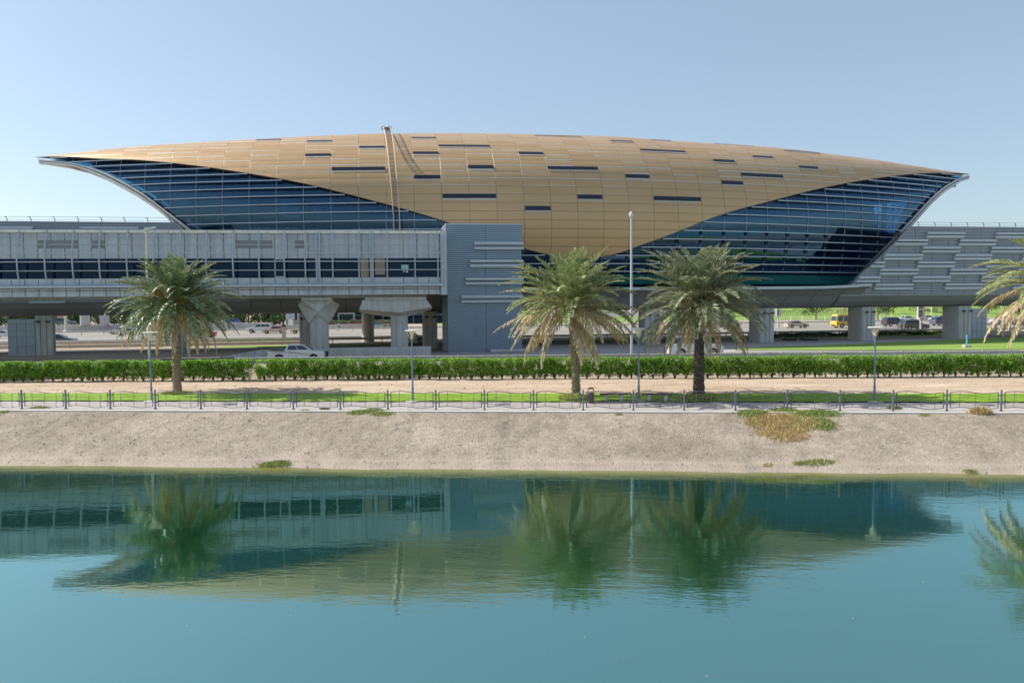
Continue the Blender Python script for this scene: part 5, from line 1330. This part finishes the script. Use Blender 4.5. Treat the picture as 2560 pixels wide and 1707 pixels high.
farY('suv', 1043, 228, True, (.03, .05, .10), 'dark blue off-roader parked high beside the dark column', z=GZ+2.6)
farY('sedan', 1991, 158, False, (.62, .54, .43), 'tan sedan between the pale square column and the yellow bus')
farY('bus', 2124, 155, True, (.80, .50, .06), 'yellow minibus half hidden behind the square column', cat='minibus')
farY('suv', 2236, 163, False, (.04, .05, .06), 'black off-roader behind the dark grey one')
farY('suv', 2284, 138, False, (.09, .10, .11), 'dark grey off-roader with a spare wheel nearest the guardrail', spare=True)
farY('sedan', 2262, 200, True, (.66, .66, .66), 'silver car in the far row behind the black off-roader')
farY('sedan', 2312, 205, True, (.55, .57, .60), 'grey car in the far row behind the hotel-style sign')
farY('sedan', 2346, 203, True, (.75, .75, .75), 'white car in the far row right of the sign')
farY('suv', 2357, 164, False, (.08, .11, .16), 'dark blue off-roader left of the cabinet column')
farY('sedan', 1790, 165, False, (.60, .22, .18), 'red and white car glimpsed behind the dense palm')
farY('sedan', 1826, 172, True, (.70, .70, .70), 'white car glimpsed right of the dense palm')
farY('suv', 2505, 168, True, (.65, .66, .66), 'white off-roader below the right edge palm')

# ------------------------------------------------------------------ SIGNS
def sign(px, py0, py1, Y, wpx, lab, seed, polew=.25, face=M_white2):
    a = Yp(px, py1, Y); t_ = Yp(px, py0, Y); T_ = thing('advertising_sign', lab, 'sign', V(a.x, a.y, GZ), HY)
    hgt = t_.z-GZ; z0 = a.z-GZ; w_ = wpx*Y/F
    m_ = MB(); m_.box(-polew/2, polew/2, -.1, .1, 0, z0); m_.build('pole', M_galv, T_)
    m_ = MB(); m_.bevbox(-w_/2, w_/2, -.18, .18, z0, hgt, .03); m_.build('cabinet', M_galv, T_)
    m_ = MB(); m_.box(-w_/2+.12, w_/2*.55, -.2, -.182, z0+.12, hgt-.12); m_.build('face', face, T_)
    rn = random.Random(seed); m_ = MB(); zz = hgt-.35
    return T_, m_, w_, z0, hgt
T_, m_, w_, z0, hgt = sign(1946, 771, 791, 158, 13, 'small white sign box on a pole, left of the tan sedan', 1)
m_.box(-w_/2+.25, .0, -.215, -.203, z0+.25, hgt-.3); m_.build('dark_notice', M_signb, T_)
T_, m_, w_, z0, hgt = sign(2302, 762, 795, 132, 19, 'tall white sign box with dark blue lettering among the cars on the right', 2)
m_.box(-w_/2+.2, .15, -.215, -.203, z0+.3, z0+1.25); m_.box(-w_/2+.2, .15, -.215, -.203, z0+1.5, hgt-.15); m_.build('dark_notice', M_signb, T_)
m_ = MB()
for z_ in (z0+.5, z0+.85, z0+1.65): m_.box(-w_/2+.3, .05, -.225, -.217, z_, z_+.12)
m_.build('lettering', M_white2, T_)
p = Yp(666, 820, 140.); T_ = thing('gantry_post', 'slim pale post with a red top standing on a concrete foot among the left lanes', 'post', V(p.x, p.y, GZ)); Hh = 5.4
p = Yp(710, 840, 118.); T_.location = (p.x, p.y, GZ)
m_ = MB(); m_.box(-.25, .25, -.2, .2, 0, Yp(710, 817, 118.)[2]-GZ); m_.build('post', M_kerb, T_)
m_ = MB(); zz = Yp(710, 817, 118.)[2]-GZ; m_.box(-.28, .28, -.22, .22, zz, zz+.35); m_.build('cap', M_brown, T_)
m_ = MB(); m_.bevbox(-.75, .75, -.5, .5, 0, .22, .05); m_.build('foot', M_conc_d, T_)
p = Yp(727, 820, 190.); T_ = thing('advertising_sign', 'pale blue-grey sign board before the white building left of the flared pier', 'sign', V(p.x, p.y, GZ))
m_ = MB(); m_.box(-.55, .55, -.15, .15, 0, 2.2); m_.build('pole', M_white2, T_); m_ = MB(); m_.bevbox(-1.0, 1.0, -.2, .2, 2.2, 6.8, .05); m_.build('board', M_steel, T_)
p = Yp(152, 815, 190.); T_ = thing('advertising_sign', 'small faded red and white sign beyond the left column', 'sign', V(p.x, p.y, GZ))
m_ = MB(); m_.box(-.25, .25, -.1, .1, 0, 2.5); m_.build('pole', M_galv, T_); m_ = MB(); m_.bevbox(-.7, .7, -.12, .12, 2.5, 6.0, .03); m_.build('board', pm('faded_red', (.55, .30, .26), .7), T_)
# ------------------------------------------------------------------ BACKGROUND BUILDINGS
def bgbox(px0, px1, Y, h, lab, mat, glassy=False):
    a, b = Yp(px0, 800, Y), Yp(px1, 800, Y); T_ = thing('building', lab, 'building', V((a.x+b.x)/2, Y, GZ)); L = (b.x-a.x)/2
    m_ = MB(); m_.box(-L, L, 0, 18, 0, h); m_.build('wall', mat, T_)
    m_ = MB(); m_.box(-L-.2, L+.2, -.2, 18.2, h, h+.4); m_.build('roof', M_conc_d, T_)
    return T_, L
T_, L = bgbox(780, 1135, 232, 8.5, 'showroom building with dark teal glass front and a white portal', M_glass_fb)
m_ = MB(); m_.quad((-L, .5, 0), (L, .5, 0), (L, .5, 8), (-L, .5, 8)); m_.build('inner_wall', M_int, T_)
m_ = MB()
for i in range(15): x = -L+2*L*i/14; m_.box(x-.06, x+.06, -.12, -.01, 0, 8.5)
for z in (2.6, 5.2): m_.box(-L, L, -.1, -.005, z-.06, z+.06)
m_.build('facade_frame', M_steel, T_)
m_ = MB(); cxp = Yp(868, 800, 232).x-T_.location.x; m_.box(cxp-2.4, cxp+2.4, -1.2, -.3, 3.0, 5.2); m_.box(cxp-2.4, cxp-2.1, -1.2, -.3, 0, 3.); m_.box(cxp+2.1, cxp+2.4, -1.2, -.3, 0, 3.); m_.build('portal', M_white2, T_)
T_, L = bgbox(714, 775, 225, 8.5, 'white building block left of the glass showroom', M_white)
m_ = MB(); m_.box(-2.6, -.2, -.06, -.01, 1.5, 7.5); m_.build('window', M_cg, T_)
p = Yp(2360, 790, 235.); T_ = thing('pavilion', 'low open shelter with a thatched tan roof beyond the right lanes', 'pavilion', V(p.x, p.y, GZ+1.0))
m_ = MB(); m_.lathe([(4.6, 3.0), (4.4, 3.2), (.3, 5.0)], 10); m_.build('roof', M_cornice, T_)
for q in range(6):
    a = q*math.pi/3; m_ = MB(); m_.lathe([(.14, 0), (.14, 3.1)], 8, (3.7*math.cos(a), 3.7*math.sin(a), 0)); m_.build('post', M_white2, T_)
p = Gp(2520, 838, GZ); T_ = thing('kiosk', 'small low grey kiosk with pale frames at the right edge below the palm', 'kiosk', p, HY)
m_ = MB(); m_.box(-2.2, 3.2, 0, 2.5, 0, .5); m_.build('base', M_conc, T_)
m_ = MB()
for x in (-2.1, -1.2, .2, 1.6, 3.0): m_.box(x, x+.22, -.05, .1, .5, 1.5)
m_.build('frame', M_louver, T_); m_ = MB(); m_.box(-2.4, 3.4, -.2, 2.7, 1.5, 1.68); m_.build('roof', M_slat, T_)
# railings on the far side of the highway (right)
def farfence(x0, x1, c, h, lab):
    T_ = thing('metal_railing', lab, 'railing', hl(x0, c), HY); L = x1-x0
    m_ = MB()
    for z in (h*.35, h*.7, h): m_.tube([(0, 0, z), (L, 0, z)], .035, 4)
    m_.build('rails', M_galv, T_)
    for i in range(int(L/3.2)+1): m_ = MB(); m_.box(i*3.2-.06, i*3.2+.06, -.06, .06, 0, h+.1); m_.build('post', M_white2, T_)
farfence(20, 140, 194, 1.5, 'pale post-and-rail fence along the far side of the highway on the right')

# ------------------------------------------------------------------ TREES AND SHRUBS IN THE DISTANCE
def tree(base, H, cr, lab, seed, mat=M_tree, nl=1500, ls=.22, crown_lo=.3, name='broadleaf_tree', group=None):
    rn = random.Random(seed); T_ = thing(name, lab, 'tree', base, 0, group); t = MB(); top = V(rn.uniform(-.4, .4), rn.uniform(-.3, .3), H*.62)
    t.tube([V(0, 0, -.1), V(top.x*.4, 0, H*.3), top], [H*.028, H*.02, H*.01], 6); ends = []
    for i in range(9):
        z = H*rn.uniform(crown_lo*.7, .6); a = rn.uniform(0, 6.28); s0 = V(top.x*z/(H*.62), top.y*z/(H*.62), z); r = cr*rn.uniform(.45, .85); e = V(r*math.cos(a), r*math.sin(a), z+H*rn.uniform(.05, .3)); t.tube([s0, s0.lerp(e, .5)+V(0, 0, .2), e], [H*.011, H*.008, H*.004], 4); ends.append(e)
    t.build('trunk', M_stem, T_)
    ends.append(V(0, 0, H*.85)); lf = MB(); bl = []
    for e in ends:
        for q in range(3): bl.append((e+V(rn.uniform(-.5, .5), rn.uniform(-.5, .5), rn.uniform(-.35, .35))*cr*.55, cr*rn.uniform(.22, .42)))
    for i in range(nl):
        c, r = rn.choice(bl); d = V(rn.gauss(0, 1), rn.gauss(0, 1), rn.gauss(0, .8)).normalized()*r*rn.uniform(.5, 1.1); p = c+d
        if p.z < H*crown_lo*.6: continue
        s_ = ls*rn.uniform(.6, 1.2); e1 = V(rn.uniform(-1, 1), rn.uniform(-1, 1), rn.uniform(-1, 1)).normalized(); e2 = e1.cross(V(rn.uniform(-1, 1), rn.uniform(-1, 1), rn.uniform(-1, 1))).normalized()
        lf.quad(p-e1*s_, p-e2*s_*.6, p+e1*s_, p+e2*s_*.6)
    lf.build('crown', mat, T_, recalc=False); return T_
GR = 'trees lining the far side of the highway'
M_tree2 = leaf_mat('tamarisk_leaves', (.06, .11, .05), (.10, .16, .07), (.20, .25, .11), .25)
i = 0
for px in list(range(-60, 720, 20)):
    Y = 206+(i*37 % 26); p = Yp(px+(i*13 % 9), 810, Y)
    tree(V(p.x, p.y, GZ), 8.2+(i % 4)*.6, 3.4, 'dark green tree in the dense row behind the far left wall', 200+i, [M_tree, M_tree2][i % 2], 1500, .30, .04, group=GR); i += 1
for k, (px, Y, H_, lab) in enumerate([(2040, 230, 6.4, 'leaning dark tree left of the yellow bus'), (2195, 222, 5.6, 'dark green tree between bus column and black off-roader'), (2232, 262, 7.5, 'olive tree behind the sign, left one'), (2275, 275, 7.2, 'olive tree behind the far car row'), (2330, 270, 7.5, 'olive tree left of the thatched shelter'), (2390, 268, 7, 'tree right of the thatched shelter'), (1960, 320, 8, 'tree on top of the embankment above the white sign'), (2010, 330, 8, 'tree on the embankment ridge above the tan sedan'), (2075, 335, 8, 'tree on the embankment ridge above the bus'), (1800, 250, 7, 'tree behind the dense palm'), (1860, 260, 7, 'tree left of the pale column'), (1730, 255, 7, 'tree seen under the palm fronds'), (2470, 262, 8, 'tree behind the right-edge palm'), (2535, 255, 8, 'tree at the right edge beyond the road'), (1500, 240, 8, 'tree beyond the highway behind the middle palm'), (1420, 245, 8, 'tree beyond the highway right of the tower')]):
    p = Yp(px, 800, Y); zb_ = GZ+(2.0 if Y > 300 else (.6 if Y > 240 else 0)); tree(V(p.x, p.y, zb_), H_, 3.6, lab, 300+k, M_tree2 if k % 2 else M_tree, 900, .26, .2)
def lowshrub(x0, x1, c, h, dep, n, lab, z=GZ, mat=M_tree2, seed=1):
    rn = random.Random(seed); m_ = MB(); a = hl(x0, c); L = x1-x0
    for i in range(n):
        x = rn.uniform(0, L); y = rn.uniform(-dep, dep); hh = h*(.75+.35*mnoise.noise(V(x*.4, seed, 0))); zz = rn.random()**.5*hh
        s_ = rn.uniform(.07, .14); e1 = V(rn.uniform(-1, 1), rn.uniform(-1, 1), rn.uniform(-1, 1)).normalized(); e2 = e1.cross(V(rn.uniform(-1, 1), .3, rn.uniform(-1, 1))).normalized(); p = V(x, y, zz); m_.quad(p-e1*s_, p-e2*s_*.6, p+e1*s_, p+e2*s_*.6)
    o = m_.build('low_hedge', mat, recalc=False); o.location = V(a.x, a.y, z); o.rotation_euler = (0, 0, HY); return setp(o, lab, 'hedge')
lowshrub(52, 80, 106.6, .75, .45, 9000, 'low clipped hedge in front of the right guardrail between two columns', seed=3)
lowshrub(78, 92, 107.5, .7, .8, 4500, 'low yellow-green planting right of the cabinet column', mat=M_bed, seed=4)
lowshrub(-14, 4, 208, 1.6, 1.2, 4500, 'olive hedge below the showroom beside the hammerhead pier', z=GZ+.5, seed=5)
lowshrub(-20, 150, 236, 2.6, 1.5, 22000, 'olive hedge band on the embankment behind the right lanes', z=GZ+.8, mat=M_tree2, seed=9)
lowshrub(18, 75, 250, 2.0, 1.5, 7000, 'dark hedge line on the embankment above the white sign', z=GZ+1.3, mat=M_tree, seed=6)

def wood(x0, x1, c, h, dep, n, lab, z, seed, mat):
    rn = random.Random(seed); m_ = MB(); a = hl(x0, c); L = x1-x0
    for i in range(n):
        x = rn.uniform(0, L); y = rn.uniform(-dep, dep); hh = h*(.7+.5*mnoise.noise(V(x*.11, seed, 0))+.25*mnoise.noise(V(x*.4, seed, 2))); zz = rn.random()**.7*hh
        s_ = rn.uniform(.25, .6); e1 = V(rn.uniform(-1, 1), rn.uniform(-1, 1), rn.uniform(-1, 1)).normalized(); e2 = e1.cross(V(rn.uniform(-1, 1), .3, rn.uniform(-1, 1))).normalized(); p = V(x, y, zz); m_.quad(p-e1*s_, p-e2*s_*.6, p+e1*s_, p+e2*s_*.6)
    o = m_.build('far_wood', mat, recalc=False); o.location = V(a.x, a.y, z); o.rotation_euler = (0, 0, HY); return setp(o, lab, 'wood', kind='stuff')
wood(-230, 10, 300, 8, 6, 16000, 'distant dark green wood filling the gaps between the roadside trees on the left', GZ, 1, M_tree)
wood(-20, 280, 440, 12, 8, 18000, 'distant green wood beyond the embankment on the right', GZ+3, 2, M_tree2)

rn = random.Random(9); m_ = MB()
for i in range(60):     # bits of leaf and foam adrift
    p = CF.w(rn.uniform(-26, 26), rn.uniform(-31, -10)); r = rn.uniform(.012, .035); a = rn.uniform(0, 3.1); c_, s_ = math.cos(a)*r, math.sin(a)*r
    m_.quad((p.x-c_, p.y-s_, .006), (p.x+s_*.5, p.y-c_*.5, .006), (p.x+c_, p.y+s_, .006), (p.x-s_*.5, p.y+c_*.5, .006))
m_.build('floating_leaves', M_weed_dry, kind='stuff', label='tiny pale bits drifting on the water', cat='debris', recalc=False)
